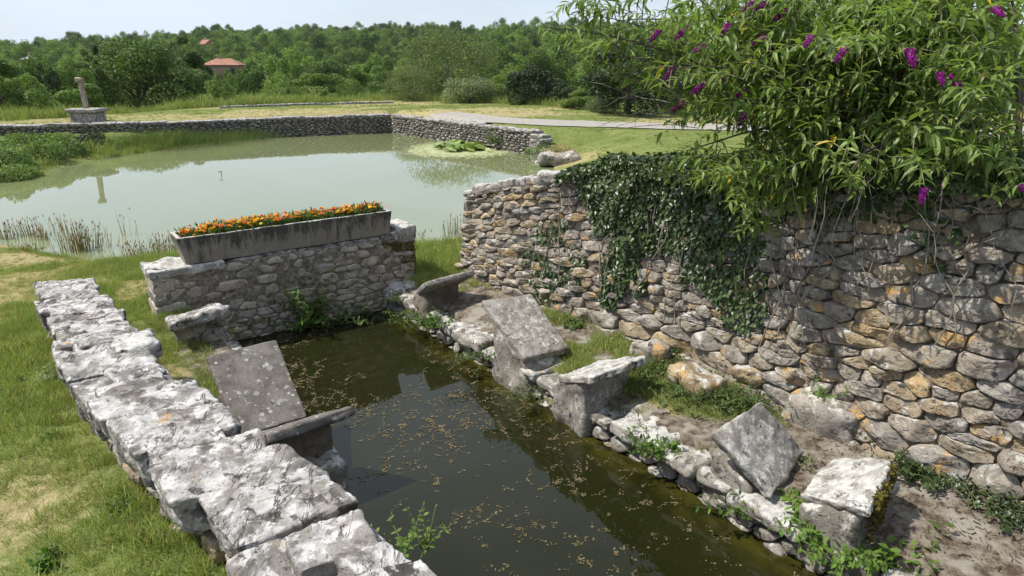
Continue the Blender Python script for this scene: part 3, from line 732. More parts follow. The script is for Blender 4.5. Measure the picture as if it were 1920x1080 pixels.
for k in range(15):                                                  # thin flakes and ledges lying on the capstones
    s0 = rl.uniform(1.1, 5.7); to, ti, zt = lw_line(s0); L = rl.uniform(.12, .32); wd = rl.uniform(.14, .34); t0 = rl.uniform(to - .01, ti - wd + .03); z = zt + .004
    C = hexa(s0, s0 + L, t0, t0 + wd, z - .06, z + rl.uniform(.006, .03)); C[0, :, :, :2] += (BX * rl.uniform(-.04, .04)); C[:, 1, :, :2] += AX * rl.uniform(-.05, .05)
    V, Q = rbox(C - lwl, 22, .012, .012, 12, strata=.008, sdir=(AX[0] * .75 + .2, AX[1] * .75, .6), sfreq=16, seed=k + 700, low=.012, lowf=5); mk('stone_flake', V, Q, M['coping'], lw)
C = hexa(2.95, 3.22, -3.22, -3.0, 1.26, 1.36) - lwl; V, Q = rbox(C, 22, .03, .015, 9, seed=77, low=.02, lowf=6); mk('loose_capstone', V, Q, M['white_slab'], lw)
for side in (0, 1):
    pts = []
    for sv in np.linspace(.95, 6.7, 14):
        to, ti, zt = lw_line(sv); pts.append(S2W(sv, to + .09 if side == 0 else ti - .08)[:2])
    if side == 0: pts = pts[::-1]
    a, b = (.55, .95) if side else (1.0, .62)
    z0 = ([0, 1], [.18, .22]) if side else ([0, .25, 1], [.86, .80, .55])
    zt = ([0, 1], [1.05, 1.26]) if side else ([0, 1], [1.26, 1.05])
    # curve_wall's normal points right of the walking direction
    pw_ = pts[::-1]
    Wf, Uf, _ = curve_wall(pw_, (z0[0], z0[1][::-1]) if False else z0, zt, .0, .6)
    if side == 0: Wf, Uf, _ = curve_wall(pts[::-1], ([0, .75, 1], [.55, .80, .86]), ([0, 1], [1.05, 1.26]), .0, .6)
    else: Wf, Uf, _ = curve_wall(pts[::-1], ([0, 1], [-.12, -.05]), ([0, 1], [1.26, 1.05]), .0, .6)
    sd = rows(Uf, .6, lambda v: rl.uniform(.07, .16), lambda v, u: rl.uniform(.12, .32), rl, .3)
    Wf2 = to_local(Wf, lwl)
    _o = [lwl]
    proj = lambda p: _pj(np.atleast_2d(p) + lwl)
    build_stones(cells(sd, Uf, .6, .65), Wf2, M['rubble'], lw, nmax=130, gap=.012, hf=lambda c, P, q: q.uniform(.02, .05), rough=.012, seed=50 + side, smat=M['rubble_tint'], det=lambda c: (16, 5))
    proj = _pj
C = np.zeros((2, 2, 2, 3))
Vs = []
for sv in np.linspace(.98, 6.65, 30):
    to, ti, zt = lw_line(sv); Vs += [S2W(sv, to + .12, -.3), S2W(sv, ti - .09, -.3), S2W(sv, ti - .09, zt - .12), S2W(sv, to + .12, zt - .12)]
i = np.arange(29)[:, None] * 4; j = np.arange(4)[None]; j2 = (j + 1) % 4
mk('earth_fill', np.array(Vs) - lwl, [np.stack([i + j, i + j2, i + 4 + j2, i + 4 + j], -1).reshape(-1, 4), np.array([[3, 2, 1, 0], [116, 117, 118, 119]])], M['earth_core'], lw, smooth_=False)

# --- the cross wall that carries the flower trough
pwl = S2W(-.2, -1.1, 0.0)
pw = empty('trough_wall', pwl, 'short mortared rubble wall across the basin head under the flower trough', 'stone wall')
TL, TR, ZT = -2.60, .34, .90
A0, A1 = S2W(0, TL)[:2], S2W(0, TR)[:2]
Wp, Up, _ = curve_wall([A0 + (A1 - A0) * k / 6 for k in range(7)], ([0, 1], [-.12, -.12]), ([0, 1], [ZT - .02, ZT - .02]), .02, 1.0)
rr = np.random.RandomState(33)
sd = rows(Up, 1.0, lambda v: rr.choice([rr.uniform(.028, .045), rr.uniform(.045, .07), rr.uniform(.08, .13)]), lambda v, u: rr.choice([rr.uniform(.08, .2), rr.uniform(.2, .42)]), rr, .5)
proj = lambda p: _pj(np.atleast_2d(p) + pwl)
build_stones(cells(sd, Up, 1.0, .34), to_local(Wp, pwl), M['mortared'], pw, nmax=285, gap=.006, hf=lambda c, P, q: q.uniform(.008, .034), rough=.008, seed=6, det=lambda c: (16, 5), smat=M['mortared'], sharp=.16)
proj = _pj
V, Q = rbox(hexa(-.40, -.003, TL + .02, TR - .02, -.5, ZT - .015) - pwl, 30, .03, .008, 6, seed=3); mk('mortar', V, Q, M['mortar'], pw)
rr = np.random.RandomState(2); z = -.1; k = 0
while z < ZT - .02:                                                 # long and short stones at both ends
    h = rr.uniform(.12, .24); z1 = min(z + h, ZT - .01)
    V, Q = rbox(hexa(-.42, .012, TL - .015, TL + rr.uniform(.1, .22), z, z1 - .008) - pwl, 10, .02, .01, 9, seed=k + 60); mk('quoin_stone', V, Q, M['mortared'] if k % 2 else M['coping'], pw)
    V, Q = rbox(hexa(-.42, .012, TR - rr.uniform(.1, .25), TR + .012, z, z1 - .008) - pwl, 10, .02, .012, 9, seed=k + 70); mk('quoin_stone', V, Q, M['mortared'], pw)
    z = z1; k += 1
for (t0, t1, s0, s1, z0, z1, sdn) in [(TL - .04, -1.90, -.46, .035, .83, .925, 1), (-1.9, -1.1, -.42, -.02, .85, .915, 2), (-1.1, -.1, -.42, -.02, .86, .915, 3), (-.1, .14, -.44, .02, .83, .93, 4), (.12, .38, -.46, .035, .80, 1.0, 5)]:
    V, Q = rbox(hexa(s0, s1, t0 + .006, t1 - .006, z0, z1) - pwl, 20, .025, .014, 9, seed=sdn + 90, low=.012, lowf=6); mk('coping_stone', V, Q, M['white_slab'] if sdn in (1, 5) else M['coping'], pw)
# --- the trough: an open flared box
trl = S2W(-.17, -1.1, .925)
tr = empty('flower_trough', trl, 'long grey concrete trough full of orange marigolds on the cross wall', 'planter')
def ring(s0, s1, t0, t1, z): return [S2W(s0, t0, z), S2W(s0, t1, z), S2W(s1, t1, z), S2W(s1, t0, z)]
def dense_ring(s0, s1, t0, t1, z, n=24, m=4, wob=0.0):
    c = ring(s0, s1, t0, t1, z); out = []
    for i, cnt in zip(range(4), (n, m, n, m)):
        for k in range(cnt): out.append(np.array(c[i]) * (1 - k / cnt) + np.array(c[(i + 1) % 4]) * k / cnt)
    return np.array(out)
lv = [(-.31, -.015, -2.26, .03, .928), (-.325, -.002, -2.285, .04, 1.03), (-.34, .01, -2.305, .05, 1.12), (-.352, .02, -2.325, .06, 1.208), (-.349, .017, -2.32, .057, 1.218),
      (-.31, -.02, -2.28, .017, 1.218), (-.305, -.025, -2.275, .012, 1.208), (-.295, -.035, -2.265, .002, 1.11)]
rings_ = [dense_ring(*q) for q in lv]; K = len(rings_[0])
V = np.concatenate(rings_); V = V + fbm(V * 5, 3, 6)[:, None] * .004 + np.random.RandomState(1).normal(0, .0012, V.shape)
i = np.arange(len(lv) - 1)[:, None] * K; j = np.arange(K)[None]; j2 = (j + 1) % K
Q = np.stack([i + j, i + j2, i + K + j2, i + K + j], -1).reshape(-1, 4)
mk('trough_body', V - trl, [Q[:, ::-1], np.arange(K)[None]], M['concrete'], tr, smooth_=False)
V, Q, _, _ = grid_sheet(lambda a, b: S2W(a, b, 1.155 + .01 * fbm(np.stack([a * 9, b * 9, 0 * a], -1), 2, 3)), np.linspace(-.297, -.034, 8), np.linspace(-2.268, .004, 50))
mk('soil', V - trl, Q, M['earth_core'], tr)
# ------------------------------------------------------------------ basin edges
be = empty('basin_edge', S2W(3, 0, .1), 'right rim of the basin, rough white-spotted slabs laid over small stones at the waterline', 'stone kerb')
bel = np.array(be.location)
WE, UE, _ = curve_wall([S2W(s_, -.05 + .02 * math.sin(s_ * 3))[:2] for s_ in np.linspace(.02, 8.2, 12)], ([0, 1], [-.14, -.14]), ([0, 1], [.20, .20]), .12, .34)
rr = np.random.RandomState(71)
sd = rows(UE, .34, lambda v: rr.uniform(.06, .12), lambda v, u: rr.uniform(.12, .36), rr, .3)
proj = lambda p: _pj(np.atleast_2d(p) + bel)
build_stones(cells(sd, UE, .34, .6), to_local(WE, bel), M['edge'], be, nmax=110, gap=.01, hf=lambda c, P, q: q.uniform(.02, .06), rough=.012, seed=72, smat=M['edge'], det=lambda c: (14, 5))
proj = _pj
core('earth_fill', to_local(WE, bel), UE, .34, -.03, .35, M['earth_core'], be)
s = .02; k = 0
while s < 7.9:
    L = rr.uniform(.26, .58); jt = rr.uniform(-.035, .03); zz = .255 + rr.uniform(-.03, .02)
    C = hexa(s + .01, s + L - .01, -.11 + jt, rr.uniform(.12, .3), zz - rr.uniform(.08, .12), zz + np.array([[0, .015], [rr.uniform(-.02, .01), 0]]))
    V, Q = rbox(C - bel, 16, .03, .018, 9, seed=k + 200, low=.025, lowf=5); mk('rim_slab', V, Q, M['edge'] if k % 3 else M['white_slab'], be); s += L; k += 1
le = empty('basin_edge', S2W(2, -2.1, .1), 'left rim of the basin beside the parapet, low row of rough stones', 'stone kerb')
lel = np.array(le.location); s = .05; k = 0
while s < 3.1:
    L = rr.uniform(.3, .6)
    V, Q = rbox(hexa(s + .01, s + L - .01, -2.32, -2.0 + rr.uniform(-.03, .03), -.2, .27 + rr.uniform(-.02, .03)) - lel, 12, .04, .018, 8, seed=k + 300, low=.02, lowf=5)
    mk('rim_slab', V, Q, M['edge'], le); s += L; k += 1
V, Q = rbox(hexa(-.10, .28, -.02, .30, -.1, .30), 16, .06, .025, 7, seed=411, low=.03)
tag(mk('corner_rock', V, Q, M['white_slab']), 'white rough rock at the basin corner against the foot of the trough wall', 'rock')

# ------------------------------------------------------------------ washing stones
def slab_corners(hF, hB, lF, lB, th, flipdir=1):
    """top quad: high front/back, low front/back as (s, t, z); th = thickness"""
    T = np.array([[S2W(*hF), S2W(*hB)], [S2W(*lF), S2W(*lB)]])
    n = np.cross(T[1, 0] - T[0, 0], T[0, 1] - T[0, 0]); n /= np.linalg.norm(n)
    if n[2] < 0: n = -n
    C = np.zeros((2, 2, 2, 3)); C[:, :, 1] = T; C[:, :, 0] = T - n * th
    return C
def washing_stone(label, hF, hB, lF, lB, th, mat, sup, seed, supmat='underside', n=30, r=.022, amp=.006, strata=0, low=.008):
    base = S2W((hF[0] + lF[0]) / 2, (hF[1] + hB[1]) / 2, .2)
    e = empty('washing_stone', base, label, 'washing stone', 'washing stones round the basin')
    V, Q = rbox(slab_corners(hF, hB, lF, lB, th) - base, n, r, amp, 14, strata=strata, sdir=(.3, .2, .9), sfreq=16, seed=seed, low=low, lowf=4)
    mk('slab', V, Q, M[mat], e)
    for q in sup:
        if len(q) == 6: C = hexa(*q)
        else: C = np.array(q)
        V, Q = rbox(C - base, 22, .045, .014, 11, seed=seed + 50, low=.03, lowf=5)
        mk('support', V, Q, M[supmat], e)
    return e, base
# supports: (s0, s1, t0, t1, z0, z1) with z1 a (s, t) table following the slab's underside
tb = lambda a, b: np.array([[a, a], [b, b]])
washing_stone('broad tilted grey washing slab with small pits, first large one on the right rim',
              (2.27, -.13, .755), (2.40, .36, .765), (2.98, -.15, .405), (3.02, .34, .41), .085, 'slab',
              [(2.40, 3.0, -.13, .30, -.1, tb(.60, .31))], 501, 'edge')
washing_stone('washing stone with white crusted lip and dark hollow back, middle of the right rim',
              (3.93, -.22, .625), (3.92, .40, .64), (3.42, -.14, .41), (3.42, .34, .42), .07, 'white_slab',
              [(3.36, 3.80, -.16, .32, -.12, tb(.33, .53))], 502, 'slab', amp=.01)
washing_stone('steep pitted pale slab standing diamond-wise on the right rim near the front',
              (5.03, -.17, .64), (5.06, .27, .75), (5.42, -.04, .31), (5.27, .56, .36), .085, 'pitted',
              [(4.93, 5.28, -.06, .36, .0, tb(.46, .30))], 503, 'edge', amp=.01)
e4, b4 = washing_stone('white washing block with thick brown moss on its near side, frontmost right',
              (6.02, -.10, .60), (5.88, .42, .67), (5.60, -.06, .46), (5.47, .50, .42), .06, 'white_slab',
              [(5.60, 5.96, -.07, .42, .0, tb(.40, .55))], 504, 'edge', strata=.01, amp=.01)
washing_stone('dark tilted slab with round lichen spots leaning beside the parapet on the left',
              (2.23, -2.60, .80), (2.20, -2.06, .80), (2.92, -2.58, .43), (2.92, -2.10, .44), .06, 'dark_slab',
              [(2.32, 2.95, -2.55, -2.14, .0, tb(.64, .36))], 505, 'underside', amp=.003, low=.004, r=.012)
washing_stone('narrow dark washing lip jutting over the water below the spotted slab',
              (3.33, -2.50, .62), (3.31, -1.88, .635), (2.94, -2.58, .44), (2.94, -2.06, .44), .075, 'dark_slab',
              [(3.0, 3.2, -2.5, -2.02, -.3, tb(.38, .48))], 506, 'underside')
washing_stone('rough rounded lip on a plain block at the left end of the trough wall',
              (.80, -2.62, .62), (.72, -2.06, .66), (.44, -2.60, .56), (.42, -2.10, .60), .11, 'coping',
              [(.20, .66, -2.54, -2.10, .0, tb(.48, .56))], 507, 'edge', amp=.016, r=.04, low=.015)
washing_stone('curved grey lip over a dark hollow back, farthest washing stone on the right rim',
              (1.18, -.15, .665), (1.12, .52, .67), (.74, -.05, .40), (.74, .44, .42), .065, 'slab',
              [(.70, .98, -.05, .40, .05, tb(.34, .54))], 508, 'underside', amp=.006)
# the moss cushion on the near side of the block
def scatter_mesh(tV, tF, O, X, Z, S, out=None):
    """template placed at O with x axis X, z axis (approx) Z, size S (n,) or (n,3)"""
    O = np.asarray(O, float); X = np.asarray(X, float); Z = np.asarray(Z, float); n = len(O)
    X = X / np.maximum(np.linalg.norm(X, axis=1, keepdims=True), 1e-9)
    Y = np.cross(Z, X); Y /= np.maximum(np.linalg.norm(Y, axis=1, keepdims=True), 1e-9); Zn = np.cross(X, Y)
    S = np.asarray(S, float)
    if S.ndim == 1: S = np.repeat(S[:, None], 3, 1)
    V = O[:, None] + tV[None, :, 0:1] * S[:, None, 0:1] * X[:, None] + tV[None, :, 1:2] * S[:, None, 1:2] * Y[:, None] + tV[None, :, 2:3] * S[:, None, 2:3] * Zn[:, None]
    Fs = tF if isinstance(tF, list) else [tF]
    k = len(tV)
    return V.reshape(-1, 3), [(f[None] + (np.arange(n) * k)[:, None, None]).reshape(-1, f.shape[1]) for f in Fs]
LANCE = (np.array([(0, 0, 0), (.28, .12, .035), (.30, 0, 0), (.28, -.12, .035), (.66, .085, .0), (.68, 0, -.045), (.66, -.085, .0), (1, 0, -.14)]),
         [np.array([(0, 2, 1), (0, 3, 2), (4, 5, 7), (5, 6, 7)]), np.array([(1, 2, 5, 4), (2, 3, 6, 5)])])
OVAL = (np.array([(0, 0, 0), (.35, .26, .05), (.35, 0, 0), (.35, -.26, .05), (.72, .19, 0), (.72, -.19, 0), (1, 0, -.1)]),
        [np.array([(0, 2, 1), (0, 3, 2), (1, 2, 4), (2, 3, 5), (2, 5, 4), (4, 5, 6)])])
IVY = (np.array([(0, 0, 0), (.05, .42, .04), (.45, .34, .02), (1, 0, -.1), (.45, -.34, .02), (.05, -.42, .04), (.35, 0, -.04)]),
       [np.array([(0, 6, 1), (1, 6, 2), (2, 6, 3), (3, 6, 4), (4, 6, 5), (5, 6, 0)])[:, [0, 1, 2]]])
QUAD = (np.array([(-.5, -.35, 0), (.45, -.5, .05), (.5, .4, 0), (-.35, .5, .06)]), [np.array([(0, 1, 2, 3)])])
BLADE = (np.array([(0, .5, 0), (0, -.5, 0), (.6, .35, .0), (.6, -.35, .0), (1, 0, .0)]), [np.array([(0, 1, 3, 2)]), np.array([(2, 3, 4)])])
def rdir(n, rr, up=0.0, spread=1.0):
    v = rr.normal(0, 1, (n, 3)) * spread; v[:, 2] += up; return v / np.linalg.norm(v, axis=1, keepdims=True)
rr = np.random.RandomState(5)
n = 2600; tt = rr.rand(n); zz = rr.rand(n) ** .7
o = S2W(5.98 + .045 * rr.rand(n) - .10 * (tt), .0 + tt * .40, .24 + .37 * zz + .05 * tt) + rr.normal(0, .006, (n, 3))
keep = fbm(o * 8, 3, 3) + zz * 1.1 > .42; o = o[keep]; n = len(o)
V, F = scatter_mesh(*QUAD, o - b4, rdir(n, rr), rdir(n, rr), rr.uniform(.008, .02, n)); tag(mk('moss', V, F, M['moss'], e4), kind='stuff')

# ------------------------------------------------------------------ the far pond wall
fw = empty('pond_wall', (-8, 29, .3), 'long low dark drystone wall round the far side of the pond', 'stone wall'); fwl = np.array(fw.location)
def far_wall(pts, seed, nu):
    Wf, U, _ = curve_wall(pts, ([0, 1], [-.15, -.15]), ([0, 1], [.70, .70]), .03, .85)
    W_ = to_local(Wf, fwl); r2 = np.random.RandomState(seed)
    sd = rows(U, .85, lambda v: r2.uniform(.05, .11), lambda v, u: r2.uniform(.16, .5), r2, .4)
    items = []
    for P in cells(sd, U, .85, .38):
        V, F, _ = stone(P, W_, r2, .012, r2.uniform(.02, .07), 8, 3, .02, .14, 3)
        items.append((V, F, (r2.rand(),) * 3))
    V, F, C = merge(items); tag(mk('stonework', V, F, M['far_wall'], fw, col=C), kind='stuff')
    core('earth_fill', W_, U, .85, -.03, .45, M['earth_core'], fw)
    coping_on(W_, fw, 0, U, (.5, .95), M['coping'], (.07, .11), .5, vtop=.85, n=6, over=.05, seed=seed, amp=.02)
far_wall(WALLP[:5] + np.array([[0, 0]] * 5), 3, 0)
far_wall(WALLP[4:], 4, 0)
C = np.zeros((2, 2, 2, 3))
for k, (a, b, z0, z1) in enumerate([(-.02, .5, -.1, .22), (.0, .42, .2, .46), (-.03, .5, .44, .56), (.02, .4, .55, .68)]):
    d = np.array([.61, -.79]); nrm = np.array([-.79, -.61]); e0 = np.array(WALLP[5])
    for i_, u in enumerate((-.1, b)):
        for j_, q in enumerate((-.46, .06)):
            for k_, zz in enumerate((z0, z1)): C[i_, j_, k_] = [*(e0 + d * u + nrm * q), zz]
    V, Q = rbox(C - fwl, 10, .04, .03, 4, seed=k + 20); mk('quoin_stone', V, Q, M['edge'], fw)
# ------------------------------------------------------------------ wayside cross, kerb, rocks
cb = np.array([-16.25, 26.9, .72])
cr = empty('wayside_cross', cb, 'leaning stone shaft of a broken wayside cross on a square pedestal behind the pond wall', 'stone cross')
def boxc(x0, x1, y0, y1, z0, z1, top=0.0): return np.array([[[(x, y, z0), (x + (top if x < 0 else -top) * 1, y + (top if y < 0 else -top), z1)] for y in (y0, y1)] for x in (x0, x1)])
V, Q = rbox(boxc(-.50, .50, -.42, .42, -.1, .42, .04), 14, .03, .02, 4, seed=1); mk('pedestal', V, Q, M['coping'], cr)
V, Q = rbox(boxc(-.56, .56, -.48, .48, .42, .55), 14, .03, .015, 4, seed=2); mk('cap', V, Q, M['edge'], cr)
sh = boxc(-.09, .09, -.08, .08, .55, 1.50, .012); sh[:, :, 1, 0] -= .03; V, Q = rbox(sh, 12, .03, .012, 5, seed=3); mk('shaft', V, Q, M['rubble'], cr)
hd = boxc(-.15, .15, -.08, .08, 1.49, 1.68); hd[..., 0] -= .05; V, Q = rbox(hd, 10, .05, .02, 5, seed=4); mk('broken_head', V, Q, M['rubble'], cr)
kp = [PX(412, 201, .86)[:2], PX(560, 195, .9)[:2], PX(738, 188.5, .95)[:2]]
ke = empty('stone_kerb', (*kp[1], .8), 'long thin grey kerb lying in the dry meadow before the trees', 'stone kerb'); kl = np.array(ke.location)
for q in range(22):
    a = kp[0] + (kp[2] - kp[0]) * q / 22; b = kp[0] + (kp[2] - kp[0]) * (q + .985) / 22; d = (b - a) / np.linalg.norm(b - a); nn_ = np.array([-d[1], d[0]])
    g0 = float(ground(a[0], a[1]))
    C = np.array([[[[*(p + nn_ * o_), z] for z in (g0 - .1, g0 + .11)] for o_ in (0, .25)] for p in (a, b)])
    V, Q = rbox(C - kl, 5, .03, .02, 4, seed=q); mk('kerb_stone', V, Q, M['coping'], ke)
rk = [((1045, 292), .3, (.6, .45, .2), 'pale humped rock crusted with moss on the pond bank', 'rubble'), ((1018, 301), .05, (.28, .16, .10), 'small white stone at the water edge under the humped rock', 'white_slab')]
for k, ((x, y), z, (a, b, c), lab, mt) in enumerate(rk):
    p = PX(x, y, z); C = np.array([[[[p[0] + i * a, p[1] + j * b, p[2] + l * c - .1] for l in (-1, 1)] for j in (-1, 1)] for i in (-1, 1)])
    V, Q = rbox(C, 18, .9, .06, 3, seed=k + 31, low=.06, lowf=2); tag(mk('rock', V, Q, M[mt]), lab, 'rock')
# stick standing in the pond, with its twig
p = PX(414, 330, 0); ps = PX(407, 270, 0.0)
V1, Q1 = tube([p + [0, 0, -.2], p + [.02, 0, .05], p + [.015, 0, .13]], [.012, .010, .008]); V2, Q2 = tube([p + [-.07, 0, .10], p + [.015, 0, .125], p + [.07, 0, .11]], [.006, .010, .005])
V, F, _ = merge([(V1, Q1, None), (V2, Q2, None)]); tag(mk('mooring_stick', V, F, M['bark']), 'thin dark stick poking out of the open pond water', 'stick')
V1, Q1 = tube([ps + [0, 0, -.2], ps + [-.02, 0, .1], ps + [.01, 0, .24]], [.035, .03, .02]); tag(mk('post', V1, Q1, M['bark']), 'weathered stub of a post in the water near the far bank', 'post')
# ------------------------------------------------------------------ houses on the hillside
def house(loc, w_, d_, h_, rh, rot, label, hip=True):
    e = empty('house', loc, label, 'house'); e.rotation_euler = (0, 0, rot)
    wall = M.setdefault('plaster', plain_mat('ochre_plaster', (.30, .20, .13), (.36, .25, .17), 1, .9))
    roofm = M.setdefault('roof', plain_mat('old_red_tiles', (.24, .115, .075), (.36, .19, .13), 1.5, .9, .02))
    glass = M.setdefault('pane', plain_mat('dark_panes', (.02, .02, .025), (.03, .035, .04), 1, .2))
    b = w_ / 2; c = d_ / 2
    V = np.array([(-b, -c, -3), (b, -c, -3), (b, c, -3), (-b, c, -3), (-b, -c, h_), (b, -c, h_), (b, c, h_), (-b, c, h_)])
    mk('wall', V, np.array([(0, 1, 5, 4), (1, 2, 6, 5), (2, 3, 7, 6), (3, 0, 4, 7), (4, 5, 6, 7)]), wall, e, smooth_=False)
    o = .4; hx = b - c * .7 if hip else b + o
    V = np.array([(-b - o, -c - o, h_), (b + o, -c - o, h_), (b + o, c + o, h_), (-b - o, c + o, h_), (-hx, 0, h_ + rh), (hx, 0, h_ + rh)]); V2 = V - [0, 0, .15]
    V = np.concatenate([V + [0, 0, .01], V2]);
    mk('roof', V, [np.array([(0, 1, 5, 4), (2, 3, 4, 5), (6, 9, 8, 7), (0, 6, 7, 1), (1, 7, 8, 2), (2, 8, 9, 3), (3, 9, 6, 0)]), np.array([(1, 2, 5), (3, 0, 4)])], roofm, e, smooth_=False)
    cx_ = -w_ * .12
    V, Q = rbox(boxc(cx_ - .3, cx_ + .3, -.3, .3, h_ + rh * .6, h_ + rh + .7), 2, .02, 0); mk('chimney', V, Q, wall, e, smooth_=False)
    for x in np.linspace(-b * .7, b * .7, max(2, int(w_ / 3))):
        V = np.array([(x - .45, -c - .02, h_ - 1.9), (x + .45, -c - .02, h_ - 1.9), (x + .45, -c - .02, h_ - .7), (x - .45, -c - .02, h_ - .7)])
        mk('window', V, np.array([(0, 1, 2, 3)]), glass, e, smooth_=False)
    return e
HOUSES = []
for (x, y, dist, w_, d_, h_, rh, rot, lab) in [(421, 124, 150, 6.6, 5.0, .25, 1.3, .1, 'long red tiled farmhouse roof among the trees of the hillside'),
                                            (388, 83, 260, 3.0, 4, .0, 1.6, -.5, 'small gabled tile roof high on the wooded ridge'),
                                            (62, 113, 140, 2.4, 3, .2, .7, .3, 'grey-roofed cabin barely showing above the left-hand woods')]:
    p = PD(x, y, dist); house(p, w_, d_, h_, rh, rot, lab, hip=(dist != 260)); HOUSES.append((p, w_))
M['grey_roof'] = plain_mat('grey_slates', (.2, .2, .22), (.32, .33, .35), 1, .6)
[o for o in bpy.data.objects if o.name.startswith('roof')][-1].data.materials[0] = M['grey_roof']
rr = np.random.RandomState(6); n = 5200; a = rr.rand(n); z = rr.rand(n); fr = rr.rand(n) < .6
o = np.where(fr[:, None], S2W(.012 + .012 * rr.rand(n), TR - .42 * a ** 1.2, .42 + .52 * z), S2W(-.4 * a, TR + .02 + .01 * rr.rand(n), .35 + .58 * z)) + rr.normal(0, .006, (n, 3))
keep = fbm(o * 6, 3, 13) + .9 * z - .5 * a > .12; o = o[keep]; n = len(o)
V, F = scatter_mesh(*QUAD, o - pwl, rdir(n, rr), rdir(n, rr), rr.uniform(.007, .018, n)); tag(mk('moss', V, F, M['moss'], pw), kind='stuff')
# ------------------------------------------------------------------ trees
def crown_mesh(name, rr, w_, h_, nblob, nleaf, leaf, mat, base=.25, spire=0.0, droop=.0, rag=.12, open_=.0, fill=.25, big=1.0):
    """crown of leaf faces on many small lobes; w_ radius, h_ height; the crown starts at base*h_"""
    B = []
    for _ in range(nblob):
        a = rr.rand() * 2 * math.pi; zz = rr.rand() ** .8
        rad = math.sqrt(max(0, 1 - ((zz - .38) / .64) ** 2)) if not spire else (1 - zz) ** .8
        q = rad * (rr.rand() ** .35) * .82
        rb = w_ * rr.uniform(.20, .38) * (1 - .35 * zz / big) * big
        B.append((q * w_ * math.cos(a), q * w_ * math.sin(a), h_ * (base + (1 - base) * zz * .88) , rb))
    B = np.array(B); wt = B[:, 3] ** 2; pick = rr.choice(len(B), nleaf, p=wt / wt.sum())
    d = rdir(nleaf, rr, .35); r = B[pick, 3] * (1 - fill * rr.rand(nleaf) ** 2)
    O = B[pick, :3] + d * r[:, None] * np.array([1, 1, .78]); O += rr.normal(0, rag * leaf * 1.5, O.shape)
    if droop: O[:, 2] -= droop * (np.hypot(O[:, 0], O[:, 1]) / w_) ** 2 * h_
    O[:, 2] = np.maximum(O[:, 2], .1)
    Z = d + rr.normal(0, .45, d.shape); X = rr.normal(0, 1, d.shape); X[:, 2] *= .5
    if droop: X[:, 2] -= 1.2
    V, F = scatter_mesh(*QUAD, O, X, Z, np.stack([leaf * rr.uniform(.7, 1.5, nleaf), leaf * rr.uniform(.45, 1.0, nleaf) * (.5 if droop else 1), np.full(nleaf, leaf)], 1))
    return mesh(name, V, F, mat, smooth_=False), B
def trunk_mesh(name, rr, B, h_, w_, r0, base):
    parts = []; top = np.array([0, 0, h_ * .62])
    parts.append((*tube([(0, 0, -1.5), (rr.normal(0, .05), 0, h_ * base * .6), tuple(top * .8 + rr.normal(0, .1, 3)), tuple(top)], [r0 * 1.25, r0, r0 * .6, r0 * .25], 7), None))
    for b in B[rr.permutation(len(B))[:9]]:
        s0 = np.array([0, 0, h_ * rr.uniform(base * .5, .45)]); mid = (s0 + b[:3]) / 2 + [0, 0, .05 * h_]
        parts.append((*tube([s0, mid, b[:3]], [r0 * .45, r0 * .28, r0 * .1], 5), None))
    V, F, _ = merge(parts); return mesh(name, V, F, M['bark'])
TREES = {}
def tree_proto(key, seed, w_, h_, nb, nl, leaf, mat, base=.25, **k):
    rr = np.random.RandomState(seed); cm, B = crown_mesh(key + '_crown', rr, w_, h_, nb, nl, leaf, M[mat], base, **k)
    tm = trunk_mesh(key + '_trunk', rr, B, h_, w_, max(.1, h_ * .03), base); TREES[key] = (cm, tm, w_, h_)
tree_proto('oak', 1, 4.2, 7.0, 75, 36000, .105, 'leaf_oak', .10)
tree_proto('tall', 2, 2.4, 8.0, 30, 13000, .12, 'leaf_oak', .3)
tree_proto('round', 3, 2.4, 4.6, 30, 14000, .10, 'leaf_mid', .08)
tree_proto('light', 4, 2.0, 3.4, 30, 12000, .09, 'leaf_light', .03)
tree_proto('willow', 5, 3.2, 7.2, 60, 12000, .13, 'leaf_willow', .06, droop=.02, rag=1.5, fill=.6)
tree_proto('pale', 6, 2.2, 2.8, 26, 7500, .10, 'leaf_pale', .02, rag=1.0)
tree_proto('dark', 7, 2.2, 4.0, 30, 12000, .10, 'leaf_dark', .03)
tree_proto('conifer', 8, 1.2, 6.0, 26, 2500, .16, 'leaf_dark', .1, spire=1.0)
tree_proto('round_b', 13, 2.6, 4.4, 34, 14000, .10, 'leaf_mid', .06)
tree_proto('light_b', 14, 2.3, 3.2, 34, 12000, .09, 'leaf_light', .03, rag=.8)
TREE_PTS = []
def tree(kind, px, ytop, ybase, Y, wpx, label, name='tree', cat='tree', rot=None, group=None):
    """a tree whose crown spans wpx pixels and reaches from ybase to ytop in the photograph, standing at ground distance Y"""
    cm, tm, w_, h_ = TREES[kind]; b = PD(px, ybase, Y); t_ = PD(px, ytop, Y)
    gz = float(ground(b[0], b[1])); z0 = min(b[2], gz + .2) if b[2] > gz else b[2]
    z0 = min(b[2], gz) ; H = t_[2] - z0; Wd = wpx / f_px * Y / 2 * .98 / w_
    loc = (b[0], b[1], z0); e = empty(name, loc, label, cat, group)
    rz = rot if rot is not None else (px * 1.7) % 6.28
    for me, nm in ((cm, 'crown'), (tm, 'trunk')): inst(me, nm, e, (0, 0, 0), (0, 0, rz), (Wd, Wd, H / h_))
    TREE_PTS.append((b[0], b[1]))
